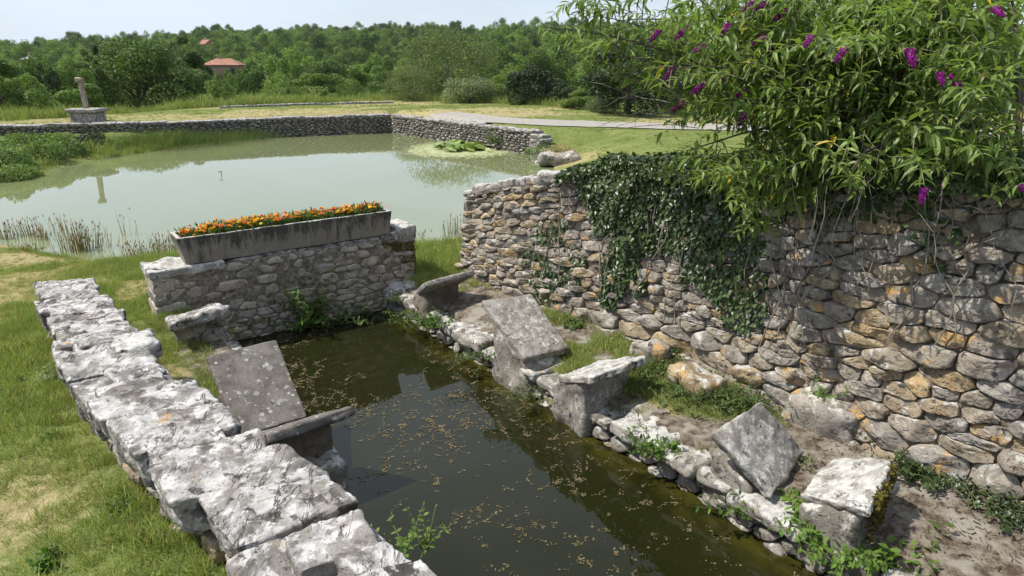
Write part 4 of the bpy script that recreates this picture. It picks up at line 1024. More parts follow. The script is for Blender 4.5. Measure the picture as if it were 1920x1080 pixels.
for a in [
 ('oak', 270, 66, 216, 50, 262, 'huge dark broad-crowned tree on the meadow edge right of the stone cross'),
 ('tall', 345, 50, 190, 56, 135, 'taller ragged tree rising behind the right shoulder of the huge dark tree'),
 ('round', 150, 150, 230, 34, 150, 'rounded green bush-like tree directly behind the stone cross'),
 ('pale', 45, 150, 226, 33, 160, 'pale grey-green shrub tree at the left edge of the picture'),
 ('light', 418, 146, 206, 42, 95, 'yellow-green young tree touching the right side of the huge dark tree'),
 ('light_b', 462, 175, 200, 44, 60, 'small bright bush at the left end of the thin meadow kerb'),
 ('light_b', 520, 140, 196, 48, 120, 'bright green bushy tree left of centre behind the thin kerb'),
 ('light', 590, 134, 196, 50, 130, 'wide bright green tree behind the middle of the thin kerb'),
 ('round', 670, 118, 194, 52, 120, 'mid green tree behind the right end of the thin kerb'),
 ('round_b', 735, 128, 194, 46, 110, 'low dense green tree at the left foot of the feathery willow'),
 ('willow', 840, 52, 196, 45, 210, 'tall feathery olive willow standing alone at the middle of the meadow edge'),
 ('willow', 770, 120, 196, 42, 110, 'small olive willow shrub leaning on the tall feathery willow'),
 ('pale', 880, 140, 196, 39, 110, 'grey-green shrub in front of the tall feathery willow'),
 ('round_b', 935, 135, 200, 40, 90, 'green shrub between the feathery willow and the blackish shrub'),
 ('dark', 1000, 112, 206, 37, 120, 'blackish green dense shrub at the right of the far meadow'),
 ('dark', 1050, 150, 208, 36, 70, 'lower blackish shrub next to the dense blackish one'),
 ('light', 1085, 168, 212, 33, 80, 'light green low shrub at the right end of the far meadow'),
 ('pale', 1130, 180, 216, 31, 70, 'dull olive scrub by the path seen under the hanging branches'),
 ('dark', 1180, 60, 206, 30, 190, 'very dark dense tree seen through the overhanging purple-flowered bush'),
 ('light_b', 1265, 165, 212, 31, 90, 'pale yellow-green shrub seen through the overhanging bush'),
 ('round', 1350, 90, 208, 33, 160, 'green tree beyond the meadow behind the middle of the flowering bush'),
 ('dark', 1480, 70, 210, 31, 190, 'dark tree behind the trunk base of the flowering bush'),
 ('round_b', 1620, 60, 212, 32, 200, 'green tree behind the right part of the flowering bush'),
 ('round', 1790, 60, 216, 33, 220, 'green tree at the right behind the flowering bush'),
 ('round', 20, 92, 225, 33, 130, 'dark round tree on the left skyline at the picture edge'),
 ('round_b', 95, 88, 225, 36, 120, 'round tree on the left skyline, second from the edge'),
 ('dark', 100, 110, 215, 34, 60, 'dark pointed evergreen among the trees left of the cross'),
 ('round', 140, 98, 215, 39, 100, 'green tree between the left skyline and the cross'),
 ('conifer', 196, 66, 190, 52, 34, 'slim conifer poking above the left skyline'),
 ('tall', 165, 78, 190, 46, 80, 'tall loose tree left of the huge dark tree top'),
 ('round_b', 60, 130, 225, 31.5, 110, 'dark green tree above the pale shrub tree'),
 ('round', 5, 128, 225, 31, 90, 'green tree cut by the left picture edge'),
 ('round_b', 462, 140, 190, 75, 70, 'dark tree just below the red farmhouse roof'),
 ('round', 500, 108, 190, 90, 90, 'round tree right of the red farmhouse roof'),
 ('round_b', 575, 112, 190, 72, 80, 'round tree standing back between two bright ones'),
 ('round', 640, 96, 190, 80, 90, 'taller round tree in the valley left of the willow'),
 ('dark', 700, 108, 190, 78, 70, 'dark valley tree left of the feathery willow'),
 ('round', 960, 108, 200, 66, 90, 'valley tree right of the feathery willow'),
 ('round_b', 1060, 108, 205, 60, 90, 'valley tree above the light shrub by the path'),
 ('round', 480, 100, 180, 72, 100, 'dark green valley tree under the sky left of centre'),
 ('round_b', 550, 96, 185, 66, 90, 'broad valley tree left of centre, nearer than the hillside'),
 ('oak', 620, 110, 190, 62, 120, 'spreading dark oak behind the bright bushy trees'),
 ('round', 715, 92, 190, 68, 90, 'valley tree just left of the feathery willow crown'),
 ('round_b', 905, 104, 196, 56, 90, 'green tree right behind the feathery willow'),
 ('oak', 1010, 88, 200, 60, 130, 'spreading dark oak behind the blackish shrub'),
 ('round', 1120, 96, 204, 50, 120, 'green tree behind the light shrubs by the path'),
 ('round_b', 398, 116, 190, 100, 64, 'tree under the left end of the farmhouse roof'),
 ('round', 424, 118, 190, 95, 64, 'tree under the middle of the farmhouse roof'),
 ('round_b', 449, 116, 190, 90, 64, 'tree under the right end of the farmhouse roof'),
 ('round_b', 400, 150, 200, 60, 70, 'green tree below the farmhouse roof'),
 ('round', 60, 108, 215, 50, 110, 'green tree on the left between skyline and pale shrub'),
 ('light', 155, 128, 215, 44, 70, 'lighter tree above the stone cross'),
 ('light_b', 660, 150, 196, 45, 80, 'bright bush before the right end of the kerb'),
 ('light', 555, 160, 197, 45, 80, 'bright low bush before the wide bright tree'),
]:
    tree(*a)
# ------------------------------------------------------------------ the wooded hill: instances on points
def gn_scatter(name, pts, rots, scales, idx, meshes, mat_unused=None, kind='stuff', parent=None):
    """one object holding many instances of a few meshes"""
    me = bpy.data.meshes.new(name); n = len(pts); me.vertices.add(n); me.vertices.foreach_set('co', np.asarray(pts, np.float32).ravel())
    for nm, typ, dat in (('rot', 'FLOAT_VECTOR', rots), ('scl', 'FLOAT_VECTOR', scales)):
        at = me.attributes.new(nm, typ, 'POINT'); at.data.foreach_set('vector', np.asarray(dat, np.float32).ravel())
    at = me.attributes.new('idx', 'INT', 'POINT'); at.data.foreach_set('value', np.asarray(idx, np.int32))
    o = bpy.data.objects.new(name, me); COL.objects.link(o)
    if parent: o.parent = parent
    ng = bpy.data.node_groups.new(name + '_nodes', 'GeometryNodeTree'); ng.interface.new_socket('Geometry', in_out='INPUT', socket_type='NodeSocketGeometry'); ng.interface.new_socket('Geometry', in_out='OUTPUT', socket_type='NodeSocketGeometry')
    gi = ng.nodes.new('NodeGroupInput'); go = ng.nodes.new('NodeGroupOutput'); ip = ng.nodes.new('GeometryNodeInstanceOnPoints')
    g2i = ng.nodes.new('GeometryNodeGeometryToInstance')
    objs = []
    for q in meshes:
        so_ = bpy.data.objects.new(name + '_source', q); objs.append(so_)
    for so_ in reversed(objs):
        oi = ng.nodes.new('GeometryNodeObjectInfo'); oi.inputs['Object'].default_value = so_; oi.inputs['As Instance'].default_value = True
        ng.links.new(oi.outputs['Geometry'], g2i.inputs[0])
    def attr(nm, t):
        a = ng.nodes.new('GeometryNodeInputNamedAttribute'); a.data_type = t; a.inputs['Name'].default_value = nm; return a.outputs['Attribute']
    ng.links.new(gi.outputs[0], ip.inputs['Points']); ng.links.new(g2i.outputs[0], ip.inputs['Instance']); ip.inputs['Pick Instance'].default_value = True
    ng.links.new(attr('idx', 'INT'), ip.inputs['Instance Index'])
    e2r = ng.nodes.new('FunctionNodeEulerToRotation'); ng.links.new(attr('rot', 'FLOAT_VECTOR'), e2r.inputs[0]); ng.links.new(e2r.outputs[0], ip.inputs['Rotation'])
    ng.links.new(attr('scl', 'FLOAT_VECTOR'), ip.inputs['Scale'])
    ng.links.new(ip.outputs[0], go.inputs[0])
    md = o.modifiers.new('scatter', 'NODES'); md.node_group = ng
    tag(o, kind=kind); return o
fm = []
for k, (w_, h_, nl) in enumerate([(3.2, 6.0, 5200), (2.8, 6.6, 4800), (3.6, 5.6, 5500), (2.6, 5.2, 4400), (3.0, 6.2, 5000)]):
    fm.append(crown_mesh('forest_crown', np.random.RandomState(60 + k), w_, h_, 15, nl, .19, M['leaf_forest'], .02, fill=.25, rag=.7, big=1.15)[0])
rr = np.random.RandomState(77)
r_l = []; r = 50.0
while r < 640:
    sp_ = 3.8 + r * .006; az = np.arange(-44, 40, math.degrees(sp_ / r)); az = az + rr.uniform(-.5, .5, len(az)) * math.degrees(sp_ / r); rr_ = r + rr.uniform(-.5, .5, len(az)) * sp_
    r_l.append(np.stack([rr_ * np.sin(np.radians(az)), rr_ * np.cos(np.radians(az))], 1)); r += sp_
P = np.concatenate(r_l); gz = ground(P[:, 0], P[:, 1])
ye = np.interp(P[:, 0], [-60, -30, -19, -14.5, -7, 0, 2.5, 60], [24, 26.5, 27.6, 37.5, 43, 38, 34, 34])
ok = (P[:, 1] > ye + 9) & (np.hypot(P[:, 0], P[:, 1]) > 78)
inz = np.zeros(len(P), bool)
for (hp, hw) in HOUSES:
    u = hp[:2] / np.linalg.norm(hp[:2]); rel = P @ u; side = P @ np.array([-u[1], u[0]])
    inz |= ((np.abs(side) < hw * .55) & (rel > np.linalg.norm(hp[:2]) - 50) & (rel < np.linalg.norm(hp[:2]) + 4))
P = P[ok]; gz = gz[ok]; inz = inz[ok]; n = len(P)
sc_ = rr.uniform(.6, 1.5, n) ; sc_ = np.where(rr.rand(n) < .12, sc_ * 1.25, sc_); zs = rr.uniform(.75, 1.3, n); sc_ = np.where(inz, np.minimum(sc_, 1) * .5, sc_)
gn_scatter('woodland', np.stack([P[:, 0], P[:, 1], gz - .4], 1), np.stack([0 * sc_, 0 * sc_, rr.uniform(0, 6.28, n)], 1), np.stack([sc_, sc_, sc_ * zs], 1), rr.randint(0, 5, n), fm)

# ------------------------------------------------------------------ grass
def tuft(name, rr, nb, h, r, lean, mat, wid=.004):
    O = np.stack([rr.normal(0, r, nb), rr.normal(0, r, nb), 0 * np.arange(nb)], 1); X = np.stack([rr.normal(0, lean, nb), rr.normal(0, lean, nb), np.ones(nb)], 1)
    X /= np.linalg.norm(X, axis=1, keepdims=True); L = h * rr.uniform(.5, 1.15, nb)
    V, F = scatter_mesh(*BLADE, O, X, rdir(nb, rr), np.stack([L, wid * rr.uniform(.7, 1.4, nb), L], 1))
    bend = (V[:, 2] / h) ** 2; V[:, 0] += bend * .25 * h * np.sin(O.repeat(5, 0)[:, 0] * 90); V[:, 1] += bend * .25 * h * np.cos(O.repeat(5, 0)[:, 1] * 70)
    return mesh(name, V, F, M[mat], smooth_=False)
rr = np.random.RandomState(15)
tufts = [tuft('grass_tuft', rr, 34, .09, .035, .35, 'grass', .0042), tuft('grass_tuft', rr, 30, .055, .035, .5, 'grass', .0045), tuft('grass_tuft', rr, 26, .13, .03, .3, 'grass', .0042), tuft('straw_tuft', rr, 26, .05, .045, .9, 'grass_dry', .0035),
         tuft('grass_tuft', rr, 40, .032, .04, .5, 'grass', .005)]
def near_ok(P):
    """points that lie on open turf"""
    s, t = W2S(P[:, 0], P[:, 1]); to, ti, _ = lw_line(s)
    ok = ~((t > to + .07) & (t < ti + .02) & (s > .9) & (s < 6.75))
    ok &= ~((t > -2.33) & (t < .22) & (s > -.43) & (s < 9)) & ~((s > -.45) & (s < .02) & (t > TL - .03) & (t < TR + .03))
    return ok & (-sdist(P, POND) > .0)
def dryness(P):
    p3 = np.stack([P[:, 0], P[:, 1], 0 * P[:, 0]], -1); x, y = P[:, 0], P[:, 1]
    g = fbm(p3 * .9, 3, 12) + .3 * np.exp(-((x + 4.3) ** 2 + (y - 5.4) ** 2) / .8)
    g = smooth(.25, .75, g); g = np.maximum(g, np.exp(-((x + 2.4) ** 2 + (y - 2.5) ** 2) / .35) * .8)
    return np.maximum(g, np.exp(-((x + 3.95) ** 2 / .8 + (y - 5.6) ** 2 / .35)) * .9)
def lawn(P, name, smul, base_idx, dens=None):
    z = ground(P[:, 0], P[:, 1]); n = len(P); d = dryness(P); u = rr.rand(n)
    idx = rr.choice(base_idx, n); idx = np.where(u < d * .75, 3, idx)
    s_ = smul * rr.uniform(.6, 1.3, n) * (1 - .35 * d) * (.8 + .35 * fbm(np.stack([P[:, 0] * 1.4, P[:, 1] * 1.4, z * 0], -1), 2, 44))
    return gn_scatter(name, np.stack([P[:, 0], P[:, 1], z - .004], 1), np.stack([rr.normal(0, .12, n), rr.normal(0, .12, n), rr.uniform(0, 6.28, n)], 1), np.stack([s_ * 1.1, s_ * 1.1, s_], 1), idx, tufts)
# the lawn outside the parapet
n = 30000; P = np.stack([rr.uniform(-7.5, .2, n), rr.uniform(.9, 10.6, n)], 1)
pr = proj(np.stack([P[:, 0], P[:, 1], 0 * P[:, 0] + .7], 1)); s, t = W2S(P[:, 0], P[:, 1])
ok = near_ok(P) & (pr[:, 0] > -260) & (pr[:, 0] < 1000) & (t < -2.3) & (pr[:, 1] < 2200)
lawn(P[ok], 'lawn_grass', 1.0, [0, 0, 1, 1, 2, 4])
P = np.stack([rr.uniform(-8, 1.0, 14000), rr.uniform(6.0, 12, 14000)], 1); s, t = W2S(P[:, 0], P[:, 1])
wtt = np.interp(s, RW[:, 0], RW[:, 1]); ok = near_ok(P) & (s < .9) & (t < 1.6)
lawn(P[ok], 'bank_grass', 1.15, [0, 1, 2, 2])
# green and straw patches on the shelf
n = 9000; s = rr.uniform(.0, 7.6, n); t = rr.uniform(.12, 1.2, n); P = S2W(s, t)[:, :2]
dn = fbm(np.stack([P[:, 0] * 2.2, P[:, 1] * 2.2, 0 * s], -1), 3, 31) + .5 * np.exp(-((s - 3.2) ** 2) / 1.2) + .25 * np.exp(-((s - 1.2) ** 2) / .4) - .2
dn = dn + .25 * smooth(.35, .75, t) * (s < 5); wtt = np.interp(s, RW[:, 0], RW[:, 1]) - .04
ok = (rr.rand(n) < smooth(-.05, .6, dn)) & (t < wtt) & ~((s > 5.0) & (t < .7))
lawn(P[ok], 'shelf_grass', .85, [0, 1, 1, 4, 3])
# far meadow, coarse tufts
n = 30000; P = np.stack([rr.uniform(-22, 14, n), rr.uniform(9, 44, n)], 1); dd = sdist(P, OUTER); dp = -sdist(P, POND)
yy = np.interp(P[:, 0], [-60, -30, -19, -14.5, -7, 0, 2.5, 60], [24, 26.5, 27.6, 37.5, 43, 38, 34, 34]); s, t = W2S(P[:, 0], P[:, 1])
pd_ = np.min(np.hypot(P[:, 0:1] - cx[None, ::3], P[:, 1:2] - cy[None, ::3]), 1)
ok = (P[:, 1] < yy + 1) & (((dd > .55)) | ((P[:, 0] > -.9) & (dp > .05) & (dd < 0))) & (pd_ > 1.25) & ((P[:, 1] > 12) | (t > 1.6))
ok &= rr.rand(n) < np.where(P[:, 1] > 22, .8, .8)
P = P[ok]; lawn(P, 'meadow_grass', 1.35, [1, 4, 4, 4])
# uncut fringe where the meadow meets the trees
n = 2600; x = rr.uniform(-24, 14, n); P = np.stack([x, np.interp(x, [-60, -30, -19, -14.5, -7, 0, 2.5, 60], [24, 26.5, 27.6, 37.5, 43, 38, 34, 34]) + rr.uniform(-.3, 2.5, n)], 1)
lawn(P, 'meadow_fringe', 5.0, [0, 2])

n = 5200; P = np.stack([rr.uniform(-17, -8, n), rr.uniform(12.5, 29, n)], 1); dp = -sdist(P, POND); ok = (dp > .0) & (dp < 1.3) & (sdist(P, OUTER) < -.1) & (P[:, 1] > 12.5)
lawn(P[ok], 'shore_grass', 3.0, [0, 2, 1])
# ------------------------------------------------------------------ reeds and bank plants
def reed_clump(p, rr, n, h, r, label, group=None, seed_=.5, name='reed_clump', cat='reeds', mat='reed'):
    e = empty(name, p, label, cat, group)
    O = np.stack([rr.normal(0, r, n), rr.normal(0, r * .7, n), np.full(n, -.05)], 1); X = np.stack([rr.normal(0, .10, n), rr.normal(0, .08, n), np.ones(n)], 1) + O * np.array([.6, .6, 0]); X /= np.linalg.norm(X, axis=1, keepdims=True)
    L = h * rr.uniform(.45, 1.1, n); V, F = scatter_mesh(*BLADE, O, X, rdir(n, rr), np.stack([L, np.full(n, .0085), L], 1))
    tag(mk('stems', V, F, M[mat], e, smooth_=False), kind='stuff')
    k = int(n * seed_)
    if k:
        T = O[:k] + X[:k] * L[:k, None] * .82; V, F = scatter_mesh(np.array([(0, 0, 0), (.5, .5, 0), (1, 0, 0), (.5, -.5, 0), (.5, 0, .5), (.5, 0, -.5)]), [np.array([(0, 1, 4), (1, 2, 4), (2, 3, 4), (3, 0, 4), (1, 0, 5), (2, 1, 5), (3, 2, 5), (0, 3, 5)])],
                            T, X[:k], rdir(k, rr), np.stack([rr.uniform(.04, .09, k), np.full(k, .014), np.full(k, .014)], 1)); mk('seed_heads', V, F, M['seed'], e)
    return e
rr = np.random.RandomState(88)
for (x, y, n, hpx, rpx, lab) in [(152, 470, 190, 66, 17, 'thick brown-tipped rush clump in the shallows, biggest on the left shore'),
    (12, 448, 70, 40, 12, 'rush clump in the shallows at the left picture edge'), (62, 442, 90, 44, 14, 'thin pale rush clump second from the left picture edge'), (112, 430, 26, 40, 8, 'few sparse rush stems left of the biggest clump'),
    (82, 449, 60, 26, 9, 'short brownish rush tuft just right of the second clump'), (196, 462, 16, 50, 8, 'three or four bent stems at the right of the biggest rush clump'), (262, 487, 110, 46, 15, 'brown-seeded rush clump on the shore left of the trough, left one of two'),
    (312, 487, 130, 50, 17, 'denser brown-seeded rush clump right behind the left end of the trough'), (852, 440, 60, 46, 14, 'sparse rushes in the water by the free end of the retaining wall'),
    (788, 460, 24, 42, 8, 'thin rushes behind the right end of the trough wall'), (50, 478, 70, 16, 16, 'short mossy tuft on the left shore'), (245, 440, 12, 60, 10, 'lone tall water stems well out from the left shore')]:
    p = PX(x, y, 0.0); d = p[1] * math.cos(PITCH) + CAM_H * math.sin(PITCH)
    p[2] = max(-.02, float(ground(p[0], p[1])) if True else 0); reed_clump(p, rr, n, hpx / f_px * d, rpx / f_px * d, lab)
def leafy(name, p, rr, nstem, h, spread, leaf, n_pair, mat, label, cat='weed', droopy=.25, group=None, tmpl=OVAL, lean=(0, 0, 0), stem='twig_green', rstem=.0035):
    """upright or sprawling stems with opposite leaves"""
    e = empty(name, p, label, cat, group); parts = []; Os, Xs, Zs, Ls = [], [], [], []
    for k in range(nstem):
        b = np.array([rr.normal(0, spread * .35), rr.normal(0, spread * .35), 0]); d = np.array([rr.normal(0, .5), rr.normal(0, .5), 1.0]) + np.array(lean); d /= np.linalg.norm(d); L = h * rr.uniform(.5, 1.1)
        t = np.linspace(0, 1, 6)[:, None]; pts = b + d * L * t + np.array([d[0], d[1], 0]) * spread * .6 * t ** 2 - np.array([0, 0, 1]) * droopy * L * t ** 2 * np.hypot(d[0], d[1])
        parts.append((*tube(pts, np.linspace(rstem, rstem * .4, 6), 3), None))
        for q in range(n_pair):
            f = (q + .6) / n_pair; i_ = f * 5; i0 = min(int(i_), 4); c = pts[i0] * (1 - i_ + i0) + pts[i0 + 1] * (i_ - i0); ax = pts[i0 + 1] - pts[i0]; ax /= np.linalg.norm(ax)
            sd_ = np.cross(ax, rr.normal(0, 1, 3)); sd_ /= np.linalg.norm(sd_)
            for sg in (-1, 1):
                X = sd_ * sg + ax * .45 + np.array([0, 0, rr.uniform(-.25, .15)]); Os.append(c); Xs.append(X); Zs.append(np.array([0, 0, 1]) + rr.normal(0, .25, 3)); Ls.append(leaf * rr.uniform(.6, 1.15) * (1.1 - .45 * f))
    V, F = scatter_mesh(*tmpl, np.array(Os), np.array(Xs), np.array(Zs), np.array(Ls)); mk('leaves', V, F, M[mat], e, smooth_=False)
    V, F, _ = merge(parts); tag(mk('stems', V, F, M[stem], e), kind='stuff'); return e
NET = [((590, 612), .01, 20, .78, .26, .09, 11, 'nettle', 'tall nettle plants growing up the middle of the trough wall from the water', (0, 0, 0)),
       ((628, 604), .01, 12, .5, .3, .07, 7, 'weed', 'lower leafy weeds right of the nettles on the trough wall', (.3, 0, 0)),
       ((680, 594), .01, 14, .16, .3, .05, 5, 'ivy', 'small dark leafy weeds at the waterline of the trough wall', (0, 0, 0)),
       ((395, 640), .22, 9, .2, .16, .05, 6, 'weed', 'little fern-like weed growing at the foot of the rounded block', (.5, 0, 0)),
       ((790, 592), .22, 22, .22, .34, .045, 6, 'weed', 'trailing weeds hanging over the rim below the farthest right washing stone', (-.7, -.5, -.5)),
       ((755, 565), .22, 16, .16, .25, .04, 6, 'weed', 'weeds at the far corner rock of the basin', (-.6, -.3, -.3)),
       ((822, 606), .24, 16, .18, .22, .045, 6, 'nettle', 'bright weeds on the rim between the two farthest washing stones', (-.6, -.4, -.3)),
       ((900, 668), .2, 18, .16, .3, .035, 6, 'weed', 'straggly weeds hanging from the rim under the big grey slab', (-.7, -.5, -.7)),
       ((1030, 738), .16, 18, .26, .34, .03, 6, 'weed', 'scraggy trailing plants over the water below the two paired slabs', (-.9, -.6, -.5)),
       ((1247, 845), .23, 16, .16, .18, .055, 5, 'nettle', 'small bright green plant hanging over the rim in the middle right', (-.7, -.4, -.1)),
       ((1205, 815), .25, 7, .10, .15, .04, 4, 'nettle', 'tiny green sprig on the rim left of the small bright plant', (-.6, -.3, 0)),
       ((1415, 960), .15, 9, .22, .2, .065, 5, 'nettle', 'sparse nettle sprigs over the water, left end of the front clump', (-1.0, .1, -.2)),
       ((1535, 975), .22, 18, .22, .28, .075, 6, 'nettle', 'bright nettles in front of the mossy block', (-.5, -.5, .1)),
       ((1600, 1015), .2, 24, .24, .3, .08, 6, 'nettle', 'thickest bright nettle clump overhanging the rim at the lower right', (-.5, -.5, 0)),
       ((1690, 1050), .2, 12, .22, .2, .085, 5, 'nettle', 'bright nettle bunch at the bottom right edge of the basin', (-.4, -.5, 0)),
       ((1625, 1062), .05, 8, .2, .14, .07, 5, 'nettle', 'nettle sprig low over the water at the bottom of the picture', (-.6, -.5, -.2)),
       ((1310, 735), .34, 26, .16, .45, .035, 6, 'weed', 'low green weeds creeping along the foot of the retaining wall, middle', (.1, 0, 0)),
       ((1230, 700), .33, 20, .14, .40, .035, 6, 'weed', 'low green weeds behind the white-lipped washing stone', (.1, 0, 0)),
       ((1400, 768), .35, 22, .15, .35, .035, 6, 'weed', 'low green weeds behind the diamond-shaped pale slab', (.1, 0, 0)),
       ((1180, 720), .3, 14, .10, .3, .03, 6, 'weed', 'short plants beside the dark back of the white-lipped stone', (.1, 0, 0)),
       ((1710, 885), .36, 22, .15, .25, .035, 6, 'ivy', 'dark green clover-like plants behind the mossy block', (0, 0, 0)),
       ((1765, 900), .36, 16, .10, .22, .035, 5, 'ivy', 'dark green plants at the wall foot right of the mossy block', (0, 0, 0)),
       ((1880, 950), .36, 26, .12, .35, .035, 6, 'ivy', 'dark green plants along the wall foot at the right edge', (0, 0, 0)),
       ((1265, 665), .36, 10, .16, .14, .035, 6, 'weed', 'small weed against the boulders of the retaining wall', (0, 0, 0)),
       ((1075, 612), .32, 10, .14, .14, .035, 6, 'weed', 'small weed behind the big grey slab', (0, 0, 0)),
       ((1545, 740), .9, 7, .16, .14, .035, 5, 'nettle', 'light green fern sprig growing from a joint of the retaining wall', (-.3, -.3, .1)),
       ((1170, 770), .28, 10, .07, .14, .018, 4, 'weed', 'yellow-green sedum cushion by the white-lipped stone', (0, 0, 0)),
       ((1340, 842), .28, 14, .06, .16, .018, 4, 'weed', 'yellow-green sedum cushion left of the diamond slab', (0, 0, 0)),
       ((1508, 868), .34, 12, .06, .12, .018, 4, 'weed', 'dry sedum cushion between the diamond slab and the white block', (0, 0, 0)),
       ((1290, 808), .27, 8, .05, .12, .018, 4, 'weed', 'small sedum cushion on the rim in the middle right', (0, 0, 0))]
for (x, y), z, ns, h, sp_, lf, npair, mt, lab, lean in NET:
    if 'along' in lab or 'behind' in lab: ns = int(ns * 2.4); lf *= 1.3
    if mt == 'nettle' and ns > 10: ns = int(ns * 1.4)
    p = PX(x, y, z); leafy('nettle_plant' if mt == 'nettle' else 'weed_plant', p, rr, ns, h, sp_, lf, npair, mt, lab, 'nettle' if mt == 'nettle' else 'weed', lean=lean)
p = PX(772, 1035, 1.27); leafy('weed_plant', p, rr, 12, .16, .12, .03, 6, 'nettle', 'small bright herb growing out of the inner face of the parapet at the bottom', 'weed', lean=(.3, .3, .2))
for (x, y, z, ns, h, sp_, lf, mt, lab) in [(98, 690, .95, 14, .14, .12, .06, 'leaf_pale', 'silvery grey thistle in the lawn beside the parapet'), (85, 1035, 1.1, 9, .07, .08, .09, 'nettle', 'broad-leaved rosette in the grass at the bottom left corner'),
    (95, 812, 1.0, 8, .06, .08, .06, 'nettle', 'bright rosette in the lawn left of the parapet middle'), (225, 930, 1.1, 10, .08, .1, .05, 'nettle', 'clover patch in the grass close to the parapet'), (30, 700, .9, 8, .06, .09, .06, 'weed', 'low rosette at the left edge of the lawn')]:
    p = PX(x, y, z); p[2] = float(ground(p[0], p[1])); leafy('lawn_weed', p, rr, ns, h * .8, sp_ * .7, lf * .6, 4, mt, lab)
p = PX(225, 640, 1.28); 
tag(mk('fallen_leaf', *scatter_mesh(*OVAL, np.array([PX(1664, 966, .29)]), np.array([[1, .2, .1]]), np.array([[.1, -.3, 1]]), np.array([.075])), M['yellow_leaf']), 'yellow fallen leaf on the earth right of the mossy block', 'leaf')
# shrubs and brambles on the left bank and below the pond wall
def shrub(name, p, w_, d_, h_, n, leaf, mat, label, seed, cat='shrub', tmpl=OVAL, sparse=0.0):
    e = empty(name, p, label, cat); r2 = np.random.RandomState(seed); u = rdir(n, r2, .2); u[:, 2] = np.abs(u[:, 2]); k = r2.uniform(.45, 1, n)[:, None] ** .5
    lump = 1 + .28 * fbm(u * 2.6 + seed, 3, seed)[:, None]; O = u * k * lump * np.array([w_, d_, h_]); X = u + r2.normal(0, .7, (n, 3)); X[:, 2] -= .3
    V, F = scatter_mesh(*tmpl, O, X, u + r2.normal(0, .4, (n, 3)) + [0, 0, .5], leaf * r2.uniform(.6, 1.3, n)); mk('foliage', V, F, M[mat], e, smooth_=False)
    pr_ = [(*tube([(0, 0, -.1), tuple(q * .5 + [0, 0, .08]), tuple(q)], [.012, .008, .004], 3), None) for q in (O[r2.randint(0, n, 16)])]
    V, F, _ = merge(pr_); mk('stems', V, F, M['bark'], e); return e
for k, (x, y, z, wpx, hpx, mat, lab, lf) in enumerate([
    (10, 318, .1, 75, 52, 'leaf_mid', 'dark bramble mass at the left picture edge on the pond bank', .10), (78, 300, .15, 60, 42, 'leaf_light', 'yellow-green bramble arching down the left bank', .10), (50, 275, .35, 70, 28, 'leaf_mid', 'bramble hump against the left end of the pond wall', .10),
    (130, 290, .15, 50, 34, 'leaf_mid', 'leafy bank shrub right of the yellow-green bramble', .09), (170, 277, .2, 45, 34, 'leaf_dark', 'darker bank shrub below the stone cross', .09), (115, 268, .35, 50, 24, 'leaf_light', 'light bank shrub at the foot of the pond wall left of the cross', .09),
    (28, 335, .0, 60, 30, 'leaf_light', 'lowest bramble shoots touching the water on the far left', .09), (215, 278, .15, 40, 24, 'leaf_mid', 'green reedy shrub right of the stone cross at the water', .08)]):
    p = PX(x, y, z); d = p[1] * math.cos(PITCH) + (CAM_H - z) * math.sin(PITCH); shrub('bramble', p, wpx / f_px * d / 1.5, .7, hpx / f_px * d * .8, 2600, lf * .75, mat, lab, k + 3)
gl = [(250, 272), (285, 268), (320, 266), (352, 262), (388, 262), (425, 256), (455, 252)]
for k, (x, y) in enumerate(gl):
    p = PX(x, y + 4, .12); reed_clump(p, rr, 700, .72 - .04 * k, .6, 'unmown bank grass below the pond wall, ' + ['first tuft right of the brambles', 'second tuft from the brambles', 'third tuft from the brambles', 'middle tuft before the dark tree', 'tuft left of the mooring stick', 'tuft right above the mooring stick', 'last and lowest tuft at the right'][k], 'bank grass tufts below the pond wall', .0, 'grass_clump', 'grass', 'bank_grass')
for k, (x, y, z, hpx, wpx, mat, lab) in enumerate([(560, 250, .05, 34, 24, 'weed', 'weed tuft on the waterline of the far wall, left of centre'), (470, 250, .1, 26, 20, 'weed', 'green weeds climbing the far pond wall at the end of the bank grass'), (715, 243, .02, 46, 15, 'weed', 'tall weeds against the far wall left of its corner'),
    (740, 243, .02, 60, 20, 'weed', 'tallest weeds standing at the corner of the pond wall'), (775, 246, .02, 40, 18, 'weed', 'green weeds just right of the pond wall corner'), (800, 250, .02, 34, 14, 'grass_dry', 'dry straw-coloured weeds at the pond wall corner'),
    (832, 256, .02, 32, 12, 'grass_dry', 'reddish dry weeds on the short arm of the pond wall'), (868, 262, .02, 34, 12, 'weed', 'green weeds on the short arm of the pond wall above the lilies'), (905, 270, .02, 26, 12, 'weed', 'weeds on the short arm of the pond wall right of the lilies'),
    (945, 276, .02, 38, 12, 'grass_dry', 'pale yellow weeds near the end of the short arm, left one'), (966, 280, .02, 38, 10, 'grass_dry', 'pale yellow weeds near the end of the short arm, right one'), (925, 268, .25, 30, 8, 'weed', 'green stems on the short arm above the duckweed'), (845, 235, .3, 30, 6, 'weed', 'thin green stems halfway along the short arm')]):
    p = PX(x, y, z); d = p[1]
    leafy('wall_weed', p, rr, 26, hpx / f_px * d, wpx / f_px * d * 1.2, .10, 8, mat, lab, lean=(-.1, -.2, 0), tmpl=LANCE, rstem=.006)
p = PX(1020, 292, .12); shrub('bank_weeds', p, .7, .5, .32, 900, .06, 'weed', 'dark weeds at the end of the pond wall where it meets the lawn', 91, 'weed')
p = PX(1050, 288, .32); shrub('rock_plants', p, .55, .4, .26, 1100, .05, 'grass_dry', 'dry plants growing over the humped rock on the pond bank', 95, 'weed')
